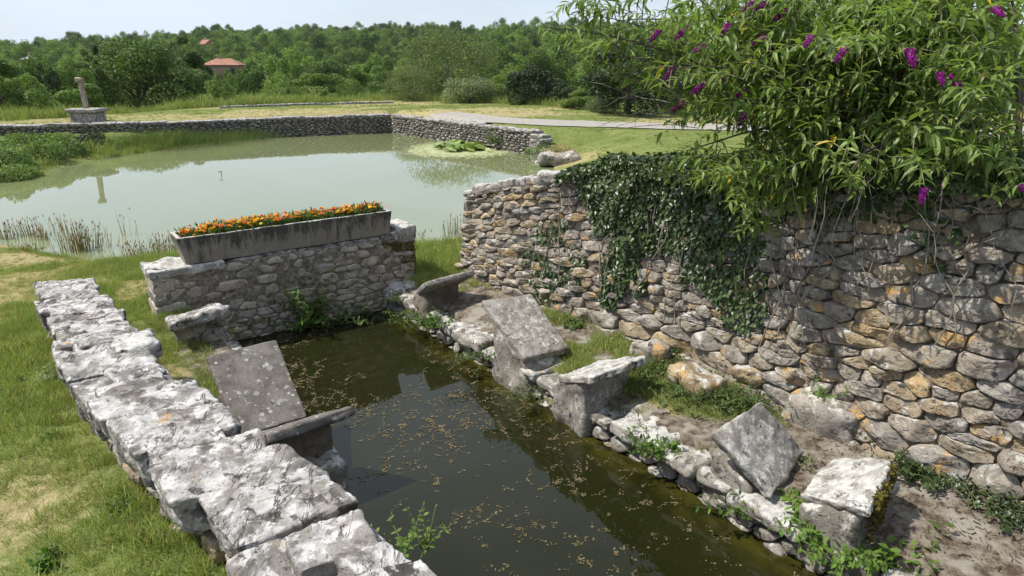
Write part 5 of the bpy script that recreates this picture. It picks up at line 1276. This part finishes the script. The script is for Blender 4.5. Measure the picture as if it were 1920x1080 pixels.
p = PX(1225, 203, .82); shrub('purple_shrub', p, 1.0, .5, .6, 1500, .07, 'petal_dull', 'low dusty purple-brown shrub beyond the path', 92)
# ------------------------------------------------------------------ water lilies and floating specks
c0 = PX(870, 279, .0); lil = empty('water_lily', c0, 'round patch of water lilies with pale flowers inside a mat of duckweed', 'water lilies'); c0 = np.array(lil.location)
rr = np.random.RandomState(12)
a = np.linspace(0, 2 * math.pi, 90, endpoint=False); R0 = 1 + .17 * fbm(np.stack([np.cos(a) * 1.6, np.sin(a) * 1.6, 0 * a], 1), 4, 3)
rg = [np.stack([1.78 * R0 * k * np.cos(a), 2.25 * R0 * k * np.sin(a), 0 * a + .004 + .002 * (1 - k)], 1) for k in (1, .93, .8, .55, .25)]
V = np.concatenate(rg); V[90:, 2] += .004 * np.abs(fbm(V[90:] * 5, 2, 3)); K = 90; i = np.arange(4)[:, None] * K; j = np.arange(K)[None]; j2 = (j + 1) % K
dwm = N('duckweed_mat'); geo = dwm.n('ShaderNodeNewGeometry'); q_ = dwm.noise(geo.outputs['Position'], 3.5, 8, .75)
bs_ = dwm.n('ShaderNodeBsdfPrincipled'); dwm.put(bs_.inputs['Base Color'], dwm.mix(dwm.step(q_, .38, .62), (.20, .24, .09), (.40, .42, .23))); dwm.put(bs_.inputs['Roughness'], .6)
dwm.t.links.new(bs_.outputs[0], dwm.out.inputs['Surface']); M['dw'] = dwm.m
tag(mk('duckweed', V, [np.stack([i + j, i + j2, i + K + j2, i + K + j], -1).reshape(-1, 4), (np.arange(K) + 4 * K)[None]], M['dw'], lil), kind='stuff')
nf = 1600; ang = rr.uniform(0, 6.28, nf); kk = rr.normal(1.0, .11, nf); O = np.stack([1.8 * kk * np.cos(ang), 2.27 * kk * np.sin(ang), np.full(nf, .008)], 1)
V, F = scatter_mesh(*QUAD, O, rdir(nf, rr) * [1, 1, 0], np.tile([0, 0, 1.0], (nf, 1)), rr.uniform(.03, .10, nf)); tag(mk('duckweed_specks', V, F, M['mat_weed'], lil), kind='stuff')
ad = np.linspace(.15, 2 * math.pi - .15, 12); disc = np.concatenate([[[0, 0, 0]], np.stack([np.cos(ad), np.sin(ad), 0 * ad + .05], 1)]); dF = np.array([(0, i + 1, i + 2) for i in range(11)])
pm = mesh('lily_leaf', disc, dF, M['pad'], smooth_=False)
for k in range(110):
    a_ = rr.uniform(0, 6.28); q = rr.rand() ** .5; inst(pm, 'lily_leaf', lil, (-.1 + .95 * q * math.cos(a_), .15 + 1.15 * q * math.sin(a_), .02 + rr.uniform(0, .11)), (rr.normal(.2, .3), rr.normal(0, .28), rr.uniform(0, 6.28)), rr.uniform(.12, .22))
pt = []
for ringk, (nn_, el, ln) in enumerate([(8, .35, 1.0), (7, .8, .8), (5, 1.2, .6)]):
    for q in range(nn_): a_ = q / nn_ * 6.28 + ringk; X = np.array([math.cos(a_) * math.cos(el), math.sin(a_) * math.cos(el), math.sin(el)]); pt.append((X, ln))
V, F = scatter_mesh(*OVAL, np.zeros((len(pt), 3)), np.array([q[0] for q in pt]), np.tile([0, 0, 1.0], (len(pt), 1)), np.array([q[1] for q in pt])); fl = mesh('lily_flower', V, F, M['lily_petal'], smooth_=False)
for (x, y) in [(818, 273), (858, 270), (869, 275), (915, 282), (845, 281)]: p = PX(x, y, .06) - c0; inst(fl, 'lily_flower', lil, p, (0, 0, rr.rand() * 6), .14)
rr = np.random.RandomState(19); Os = []
for k in range(1250):
    s = rr.uniform(.15, 7.2) if rr.rand() < .55 else .15 + 3.2 * rr.rand() ** 1.3; t = rr.uniform(-1.98, -.2)
    if fbm(np.array([[s * 1.1, t * 1.6, 0]]), 3, 6)[0] + (.35 if s < 2.6 else .08) < rr.uniform(-.35, .35): continue
    m_ = rr.randint(5, 30) if rr.rand() < .45 else rr.randint(1, 5); q = np.array([s, t]); dr = rr.normal(0, .5, 2) + [-.3, .5]
    for _ in range(m_):
        q = q + rr.normal(0, .013, 2) + dr * .009
        if -2.0 < q[1] < -.14: Os.append(S2W(q[0], q[1], .003 + .0015 * rr.rand()))
Os = np.array(Os); n = len(Os); V, F = scatter_mesh(*QUAD, Os, rdir(n, rr) * [1, 1, 0] + [0, 0, .02], rdir(n, rr, 6), np.stack([rr.uniform(.006, .022, n), rr.uniform(.004, .012, n), np.full(n, .003)], 1)); V[:, 2] = np.maximum(V[:, 2], .0025)
tag(mk('algae_flecks', V, F, M['algae']), kind='stuff')
n = 500; Os = S2W(rr.uniform(.2, 7, n), rr.uniform(-1.95, -.15, n), .004); V, F = scatter_mesh(*QUAD, Os, rdir(n, rr) * [1, 1, 0], np.tile([0, 0, 1.], (n, 1)), rr.uniform(.002, .006, n)); tag(mk('dust_specks', V, F, M['algae']), kind='stuff')
n = 5200; s = rr.uniform(.1, 7.8, n); t = rr.uniform(.1, 1.1, n); q = fbm(np.stack([s * 2, t * 2, 0 * s], 1), 3, 14); ok = (q > -.15) & ~((s > 1.3) & (s < 4.2) & (t > .5)); s, t = s[ok], t[ok]; n = len(s)
O = S2W(s, t); O[:, 2] = ground(O[:, 0], O[:, 1]) + .006; V, F = scatter_mesh(*QUAD, O, rdir(n, rr) * [1, 1, .2], rdir(n, rr, 3), np.stack([rr.uniform(.012, .05, n), rr.uniform(.003, .009, n), np.full(n, .01)], 1)); tag(mk('leaf_litter', V, F, M['litter']), kind='stuff')
# ------------------------------------------------------------------ marigolds: each plant a thing
rr = np.random.RandomState(31); protos = []
def marigold_parts(seed, col):
    r2 = np.random.RandomState(seed); n = 70; d = rdir(n, r2, .6); d[:, 2] = np.abs(d[:, 2]); O = d * np.array([.075, .075, .075]) * r2.uniform(.3, 1, (n, 1))
    V, F = scatter_mesh(*OVAL, O, d + r2.normal(0, .5, (n, 3)), d + [0, 0, .4], np.stack([r2.uniform(.03, .055, n), r2.uniform(.012, .03, n), np.full(n, .04)], 1)); fo = mesh('foliage', V, F, M['weed'], smooth_=False)
    pr = []
    for k, (nn_, el, ln) in enumerate([(11, .12, 1.0), (10, .45, .85), (8, .85, .62), (5, 1.25, .4)]):
        for q in range(nn_): a_ = q / nn_ * 6.28 + k * .4; pr.append((np.array([math.cos(a_) * math.cos(el), math.sin(a_) * math.cos(el), math.sin(el)]), ln))
    V, F = scatter_mesh(*OVAL, np.zeros((len(pr), 3)), np.array([q[0] for q in pr]) + r2.normal(0, .1, (len(pr), 3)), np.tile([0, 0, 1.0], (len(pr), 1)), np.array([q[1] for q in pr]))
    return fo, mesh('blossom', V, F, M[col], smooth_=False)
fo1, bo = marigold_parts(1, 'petal_orange'); fo2, br = marigold_parts(2, 'petal_red'); by = marigold_parts(3, 'petal_yellow')[1]
t = -2.21; k = 0
while t < -.02:
    for s in (-.245, -.165, -.085):
        red = rr.rand() < (.3 if t > -.9 else .12)
        p = S2W(s + rr.normal(0, .012), t + rr.normal(0, .02), 1.155 + .03 * smooth(-2.2, -1.9, t)); 
        end_ = 'left end' if t < -1.5 else ('middle' if t < -.7 else 'right end'); lab = ('rust-red' if red else 'orange') + ' marigold in the ' + {-.245: 'back', -.165: 'centre', -.085: 'front'}[s] + ' row at the ' + end_ + ' of the trough'
        e = empty('marigold', p, lab, 'marigold', 'rust-red marigolds in the trough' if red else 'orange marigolds in the trough'); inst(fo1 if k % 2 else fo2, 'foliage', e, (0, 0, 0), (0, 0, rr.rand() * 6), rr.uniform(1.0, 1.4))
        for _ in range(rr.randint(3, 6)): inst(br if (red or rr.rand() < .08) else (by if rr.rand() < .35 else bo), 'blossom', e, (rr.normal(0, .042), rr.normal(0, .035), rr.uniform(.06, .115)), (rr.normal(-.1, .3), rr.normal(0, .3), rr.rand() * 6), rr.uniform(.017, .028))
        k += 1
    t += .083
# ------------------------------------------------------------------ ivy on the retaining wall
ivp = np.array([*S2W(2.6, 1.1)[:2], 1.9]); iv = empty('ivy', ivp, 'thick dark ivy spilling over the top of the retaining wall and down its face', 'ivy')
def inpoly(px, py, poly): return sdist(np.stack([px, py], -1).astype(float), np.array(poly, float))
IVP = [([(1085, 340), (1120, 312), (1200, 300), (1300, 288), (1420, 285), (1480, 320), (1480, 400), (1430, 455), (1330, 470), (1250, 430), (1245, 465), (1205, 480), (1195, 530), (1140, 555), (1125, 480), (1150, 440), (1110, 400)], .16, 3.0),
       ([(1008, 432), (1055, 420), (1062, 452), (1040, 470), (1038, 492), (1075, 455), (1098, 470), (1100, 510), (1080, 545), (1040, 552), (1010, 535), (1005, 480)], .05, 1.0),
       ([(1300, 440), (1430, 430), (1460, 470), (1435, 520), (1420, 590), (1390, 595), (1340, 560), (1300, 520), (1290, 470)], .14, 1.8),
       ([(1460, 400), (1560, 380), (1640, 350), (1700, 360), (1740, 350), (1730, 420), (1700, 400), (1640, 400), (1540, 420)], .10, 1.3), ([(1440, 340), (1920, 300), (1920, 365), (1780, 372), (1600, 385), (1450, 420)], .12, .9), ([(1740, 380), (1790, 370), (1800, 440), (1780, 500), (1750, 490), (1755, 430)], .08, .6), ([(1700, 420), (1745, 430), (1750, 470), (1728, 480)], .06, .3)]
rr = np.random.RandomState(3); Os, Xs, Zs, Ls = [], [], [], []
n = 60000; u = rr.uniform(0, Ur, n); v = rr.uniform(.1, VM * 1.06, n); P0 = Wr(u, v, np.zeros(n)); pr = proj(P0); Nrm = Wr(u, v, np.ones(n)) - P0; Nrm[:, 2] = 0; Nrm /= np.linalg.norm(Nrm, axis=1, keepdims=True)
for poly, th, dens in IVP:
    sdv = inpoly(pr[:, 0], pr[:, 1], poly); depth = np.clip(sdv / 40, 0, 1); lump = .55 + .6 * fbm(P0 * 4, 3, 8)
    ok = (sdv > -10 + 22 * fbm(P0 * 6, 3, 5)) & (rr.rand(n) < .42 * dens / 1.6) & (pr[:, 2] > 1)
    o = P0[ok] + Nrm[ok] * (.04 + th * (depth[ok] * np.clip(lump[ok], .1, 1.3) * rr.uniform(.3, 1, ok.sum()))[:, None]); Os.append(o); k_ = ok.sum()
    Xs.append(np.stack([rr.normal(0, .5, k_), rr.normal(0, .5, k_), rr.normal(-.8, .3, k_)], 1) + Nrm[ok] * .3); Zs.append(Nrm[ok] + [0, 0, .45] + rr.normal(0, .42, (k_, 3))); Ls.append(rr.uniform(.026, .055, k_))
# the hump on top of the wall and behind it
n = 9500; u = rr.uniform(1.5, 6.2, n); zt = Wr(u, np.full(n, VM), np.zeros(n)); ph = rr.uniform(0, math.pi, n); rad = (.17 + .07 * fbm(np.stack([u * 2, ph, 0 * u], 1), 3, 4)) * smooth(1.45, 2.2, u)
Nw = Wr(u, np.full(n, VM), np.ones(n)) - zt; Nw[:, 2] = 0; o = zt + Nw * (-.13 + 1.5 * rad * np.cos(ph))[:, None] + np.array([0, 0, 1.0]) * (.02 + 1.1 * rad * np.sin(ph) * rr.uniform(.75, 1, n))[:, None]
nz_ = Nw * np.cos(ph)[:, None] + np.array([0, 0, 1.0]) * np.sin(ph)[:, None]; Os.append(o); Xs.append(rdir(n, rr) + Nw * .6 - [0, 0, .5]); Zs.append(nz_ + rr.normal(0, .4, (n, 3))); Ls.append(rr.uniform(.026, .055, n))
V, F = scatter_mesh(*IVY, np.concatenate(Os) - ivp, np.concatenate(Xs), np.concatenate(Zs), np.concatenate(Ls)); tag(mk('ivy_leaves', V, F, M['ivy'], iv, smooth_=False), kind='stuff')
pts_ = []
for k in range(46):
    u0 = rr.uniform(1.4, 6.4); v0 = VM; L = rr.uniform(.3, 1.3); q = np.linspace(0, 1, 9); uu = u0 + .12 * fbm(np.stack([q * 3, q * 0 + k, q * 0], 1), 2, 5) + q * rr.normal(0, .12); pts_.append((*tube(Wr(np.clip(uu, 0, Ur), np.maximum(v0 - L * q, .1), .05 + .05 * np.sin(q * 9 + k) * .4 + .02) - ivp, rr.uniform(.003, .008), 4), None))
V, F, _ = merge(pts_); mk('ivy_stems', V, F, M['twig'], iv)
# ------------------------------------------------------------------ the butterfly bush
bp = np.array([*S2W(4.9, 1.45)[:2], 2.1]); bu = empty('butterfly_bush', bp, 'large arching bush with magenta flower spikes overhanging the retaining wall', 'flowering bush')
rr = np.random.RandomState(8)
BL = [(1440, 150, 5.3, 150, 130, 1.0, 60), (1560, 60, 5.3, 170, 100, .9, 50), (1400, 30, 5.6, 130, 70, .8, 34), (1700, 90, 4.8, 190, 130, .9, 62), (1850, 150, 4.3, 170, 150, .8, 52), (1560, 230, 4.7, 120, 90, .6, 26), (1450, 260, 4.9, 90, 60, .5, 20),
      (1700, 300, 4.2, 150, 70, .5, 34), (1860, 300, 3.85, 120, 60, .5, 26), (1440, 340, 4.7, 120, 55, .4, 24), (1300, 330, 5.4, 80, 40, .4, 12), (1340, 170, 5.6, 80, 110, .5, 26), (1800, 10, 4.8, 200, 80, 1.0, 44), (1290, 60, 5.9, 90, 50, .6, 16), (1260, 240, 5.7, 40, 60, .3, 4), (1410, 390, 4.6, 60, 30, .25, 7), (1600, 140, 5.2, 300, 150, .9, 50)]
GAPS = [(1330, 270, 62, 34), (1592, 240, 46, 42), (1395, 300, 30, 16)]
roots = [np.array([*S2W(s, 1.42 + .12 * rr.rand())[:2], 1.95 + .05 * s * .5]) for s in rr.uniform(4.0, 5.9, 16)]
FL = [(1236, 57), (1294, 50), (1322, 83), (1366, 44), (1437, 67), (1462, 84), (1522, 67), (1584, 91), (1480, 17), (1414, 3), (1265, 125), (1319, 155), (1418, 118), (1466, 124), (1471, 151), (1399, 168), (1761, 136), (1788, 140), (1733, 352), (1917, 348), (1398, 212), (1705, 92), (1862, 14), (1285, 192), (1372, 134), (1444, 3)]
tips = []
for (x, y, Y, rx, ry, rd, cnt) in BL:
    c = 0
    while c < cnt * 1.25:
        d = rr.normal(0, 1, 3); d = d / np.linalg.norm(d) * rr.rand() ** .42; px, py = x + d[0] * rx, y + d[1] * ry
        if any(((px - g[0]) / g[2]) ** 2 + ((py - g[1]) / g[3]) ** 2 < 1 for g in GAPS): c += .3; continue
        p = PD(px, py, Y + d[2] * rd); c += 1
        if p[2] < 1.7: continue
        tips.append((p, 0))
for (x, y) in [(1010, 55), (1040, 90), (1075, 30), (1060, 70), (1110, 20), (1130, 75), (1160, 35), (1180, 90), (1200, 10), (1225, 60), (1120, 120), (1180, 135), (1090, 100), (1210, 150), (1240, 110), (1150, 5), (1045, 20), (1100, 60), (1215, 130), (1300, 330), (1240, 330), (1380, 440), (1420, 425), (1560, 400), (1625, 385), (1030, 35), (1070, 60), (1100, 50), (1135, 55), (1165, 110), (1200, 75), (1205, 40), (1235, 85), (1250, 25), (1190, 150), (1150, 140), (1225, 170), (1260, 150), (1130, 90), (1085, 15), (1270, 60), (1245, 200), (1280, 110)]: tips.append((PD(x, y, 5.6 + rr.normal(0, .12) if x < 1250 else 4.55), 0))
for (x, y) in FL:
    Y = 5.2 if x < 1500 else 4.2
    if x > 1700 and y > 250: Y = 3.75
    if x < 1300: Y = 5.3
    tips.append((PD(x, y, Y - .25), 1 if rr.rand() < .85 else 2))
Os, Xs, Zs, Ls = [], [], [], []; stems = []; thick = []; spikes = []
cen = np.array([*S2W(4.9, 1.2)[:2], 2.9])
boughs = []
for q in range(34):                                                  # the main boughs
    tp, _ = tips[rr.randint(len(tips))]; r0 = roots[rr.randint(len(roots))]; h = (r0 + tp) / 2 + [0, 0, .35 + .3 * rr.rand()]; tt = np.linspace(0, 1, 12)[:, None]
    pts = (1 - tt) ** 2 * r0 + 2 * tt * (1 - tt) * h + tt ** 2 * tp; pts += fbm(pts * 2 + q, 2, q)[:, None] * .04; boughs.append(pts); thick.append((*tube(pts - bp, np.linspace(rr.uniform(.012, .026), .004, 12), 5), None))
for tp in [(1015, 50), (1120, 30), (1090, 110)]:
    tp = PD(*tp, 5.6); r0 = PD(1420, 170, 5.4); h = (r0 + tp) / 2 + [0, 0, .18]; tt = np.linspace(0, 1, 12)[:, None]; pts = (1 - tt) ** 2 * r0 + 2 * tt * (1 - tt) * h + tt ** 2 * tp; boughs.append(pts); thick.append((*tube(pts - bp, np.linspace(.012, .003, 12), 4), None))
BP = np.concatenate(boughs)
for tp, kind in tips:
    out_ = tp - cen; out_[2] *= .3; out_ /= np.linalg.norm(out_) + 1e-6
    L = rr.uniform(.28, .5); d0 = out_ * 1.0 + rr.normal(0, .38, 3); d0[2] += .35; d0 /= np.linalg.norm(d0)
    tt = np.linspace(0, 1, 8)[:, None]; sag = np.array([0, 0, -1.0]) * L * .38 * tt ** 2; pts = tp + (tt - 1) * L * d0 + sag - sag[-1]
    stems.append((*tube(pts - bp, np.linspace(.0042, .0018, 8), 3), None))
    j = np.argmin(np.sum((BP - pts[0]) ** 2, 1)); far_b = BP[j]
    if np.linalg.norm(far_b - pts[0]) < 1.1:
        m_ = (far_b + pts[0]) / 2 + [0, 0, .05]; stems.append((*tube(np.array([far_b, m_, pts[0]]) - bp, [.005, .0045, .0042], 3), None))
    npair = rr.randint(7, 11); base_l = rr.uniform(.10, .175); a0 = rr.rand() * 3.14
    for q in range(npair):
        f = (q + .5) / npair; i_ = f * 7; i0 = min(int(i_), 6); c = pts[i0] * (1 - i_ + i0) + pts[i0 + 1] * (i_ - i0); ax = pts[i0 + 1] - pts[i0]; ax /= np.linalg.norm(ax)
        up = np.array([0, 0, 1.0]); s1 = np.cross(ax, up); s1 /= np.linalg.norm(s1); s2 = np.cross(s1, ax); an = a0 + q * 1.57 * .75; sd_ = math.cos(an) * s1 + math.sin(an) * s2 * .75
        for sg in (-1, 1):
            X = sd_ * sg + ax * rr.uniform(.3, .7) + np.array([0, 0, rr.uniform(-.42, .05)]); Os.append(c); Xs.append(X); Zs.append(np.array([0, 0, 1.0]) + rr.normal(0, .3, 3) + s2 * .3); Ls.append(base_l * rr.uniform(.75, 1.1) * (1 - .45 * f ** 2) * (.75 if q == 0 else 1))
    if kind: spikes.append((pts[-1], pts[-1] - pts[-2], kind))
Os = np.array(Os); Xs = np.array(Xs); Zs = np.array(Zs); Ls = np.array(Ls)
pr = proj(Os); vis = (pr[:, 0] > 0) & (pr[:, 0] < 1920) & (pr[:, 1] > 0) & (pr[:, 1] < 1080); big = np.where(vis, Ls / pr[:, 2], 0); order = np.argsort(-big); top = order[:290]; rest = order[290:]
BL_ = (LANCE[0] * [1, 1.1, 1.4], LANCE[1])
lm = [mesh('leaf', BL_[0] * [1, w_, 1] + [0, 0, 0], LANCE[1], M['budd'], smooth_=False) for w_ in (1.0, .85, 1.2)]
for k, i_ in enumerate(top):
    x = Vector(Xs[i_]).normalized(); y = Vector(Zs[i_]).cross(x).normalized(); z = x.cross(y); mt_ = Matrix((x, y, z)).transposed().to_4x4()
    o = inst(lm[k % 3], 'leaf', bu); o.matrix_local = Matrix.Translation(Vector(Os[i_] - bp)) @ mt_ @ Matrix.Scale(float(Ls[i_]), 4)
V, F = scatter_mesh(*BL_, Os[rest] - bp, Xs[rest], Zs[rest], Ls[rest]); tag(mk('foliage', V, F, M['budd'], bu, smooth_=False), kind='stuff')
# shaded inner foliage, smaller and sparser
n = 2600; bi = rr.choice(len(BL), n, p=np.array([b[6] for b in BL]) / sum(b[6] for b in BL)); d = rr.normal(0, 1, (n, 3)); d = d / np.linalg.norm(d, axis=1, keepdims=True) * rr.rand(n, 1) ** .5
O = np.array([PD(BL[b][0] + q[0] * BL[b][3] * .95, BL[b][1] + q[1] * BL[b][4] * .95, BL[b][2] + .45 + q[2] * BL[b][5] * .6) for b, q in zip(bi, d)]); pp = proj(O)
ok = np.ones(n, bool)
for g_ in GAPS: ok &= ((pp[:, 0] - g_[0]) / g_[2]) ** 2 + ((pp[:, 1] - g_[1]) / g_[3]) ** 2 > 1.2
ok &= O[:, 2] > 1.9; O = O[ok]; n = len(O); V, F = scatter_mesh(*BL_, O - bp, rdir(n, rr, -.3), rdir(n, rr, .8), rr.uniform(.08, .14, n)); tag(mk('inner_foliage', V, F, M['budd'], bu, smooth_=False), kind='stuff')
# bare dead twigs: the tangle at the left and those hanging before the wall
tw = []
for k in range(150):
    if k < 45: a_ = PD(rr.uniform(1230, 1420), rr.uniform(60, 240), 5.6 + rr.normal(0, .2)); b_ = PD(rr.uniform(1080, 1330), rr.uniform(60, 260), 5.5 + rr.normal(0, .25))
    elif k < 60: x_ = rr.uniform(1420, 1920); a_ = PD(x_, rr.uniform(240, 330), 4.4 if x_ < 1650 else 4.0); b_ = PD(x_ + rr.normal(0, 60), rr.uniform(380, 500), 4.35 if x_ < 1650 else 3.8)
    elif k > 128: x_ = rr.uniform(1560, 1680); a_ = PD(x_, rr.uniform(330, 360), 4.75); b_ = PD(x_ + rr.normal(0, 30), rr.uniform(130, 240), 4.9)
    if 60 <= k <= 128: continue
    tt = np.linspace(0, 1, 7)[:, None]; pts = a_ * (1 - tt) + b_ * tt + np.array([0, 0, -1.0]) * (tt * (1 - tt)) * rr.uniform(-.1, .25) + rr.normal(0, .012, (7, 3)); tw.append((*tube(pts - bp, np.linspace(.0036, .0014, 7) * rr.uniform(.6, 1.3), 3), None))
    if rr.rand() < .7: i_ = rr.randint(2, 5); q = pts[i_] + rr.normal(0, .12, 3); tw.append((*tube(np.array([pts[i_], (pts[i_] + q) / 2 + .01, q]) - bp, [.0025, .002, .0012], 3), None))
V, F, _ = merge(tw); tag(mk('dead_twigs', V, F, M['twig'], bu), kind='stuff')
V, F, _ = merge(stems); mk('shoots', V, F, M['twig_green'], bu); V, F, _ = merge(thick); mk('boughs', V, F, M['bark'], bu)
def spike_mesh(mat, seed):
    r2 = np.random.RandomState(seed); n = 260; f = r2.rand(n) ** .8; a_ = r2.uniform(0, 6.28, n); rad = .17 * (1 - f) ** .6 + .02; O = np.stack([f, rad * np.cos(a_), rad * np.sin(a_)], 1); Z = np.stack([.25 + 0 * f, np.cos(a_), np.sin(a_)], 1) + r2.normal(0, .3, (n, 3))
    V, F = scatter_mesh(*QUAD, O, rdir(n, r2), Z, r2.uniform(.06, .11, n)); return mesh('flower_spike', V, F, M[mat], smooth_=False)
sm1, sm2 = spike_mesh('petal_mag', 1), spike_mesh('petal_dull', 2)
for (p, d, kind) in spikes:
    d = d / np.linalg.norm(d) + np.array([0, 0, -.55]) + rr.normal(0, .15, 3); o = inst(sm1 if kind == 1 else sm2, 'flower_spike', bu, p - bp); o.rotation_euler = Vector(tuple(d)).to_track_quat('X', 'Z').to_euler(); q_ = rr.uniform(.09, .135); o.scale = (q_, q_ * 1.05, q_ * 1.05)
# ------------------------------------------------------------------ haze
V = np.array([(x, y, z) for x in (-1500, 1500) for y in (-60, 1700) for z in (-16, 60)], float)
hz = N('haze'); pv = hz.n('ShaderNodeVolumePrincipled'); pv.inputs['Color'].default_value = (.8, .87, .95, 1); pv.inputs['Density'].default_value = .00011; hz.t.links.new(pv.outputs[0], hz.out.inputs['Volume'])
tag(mk('haze', V, np.array([(0, 1, 3, 2), (4, 6, 7, 5), (0, 4, 5, 1), (2, 3, 7, 6), (0, 2, 6, 4), (1, 5, 7, 3)]), hz.m, smooth_=False), kind='stuff')
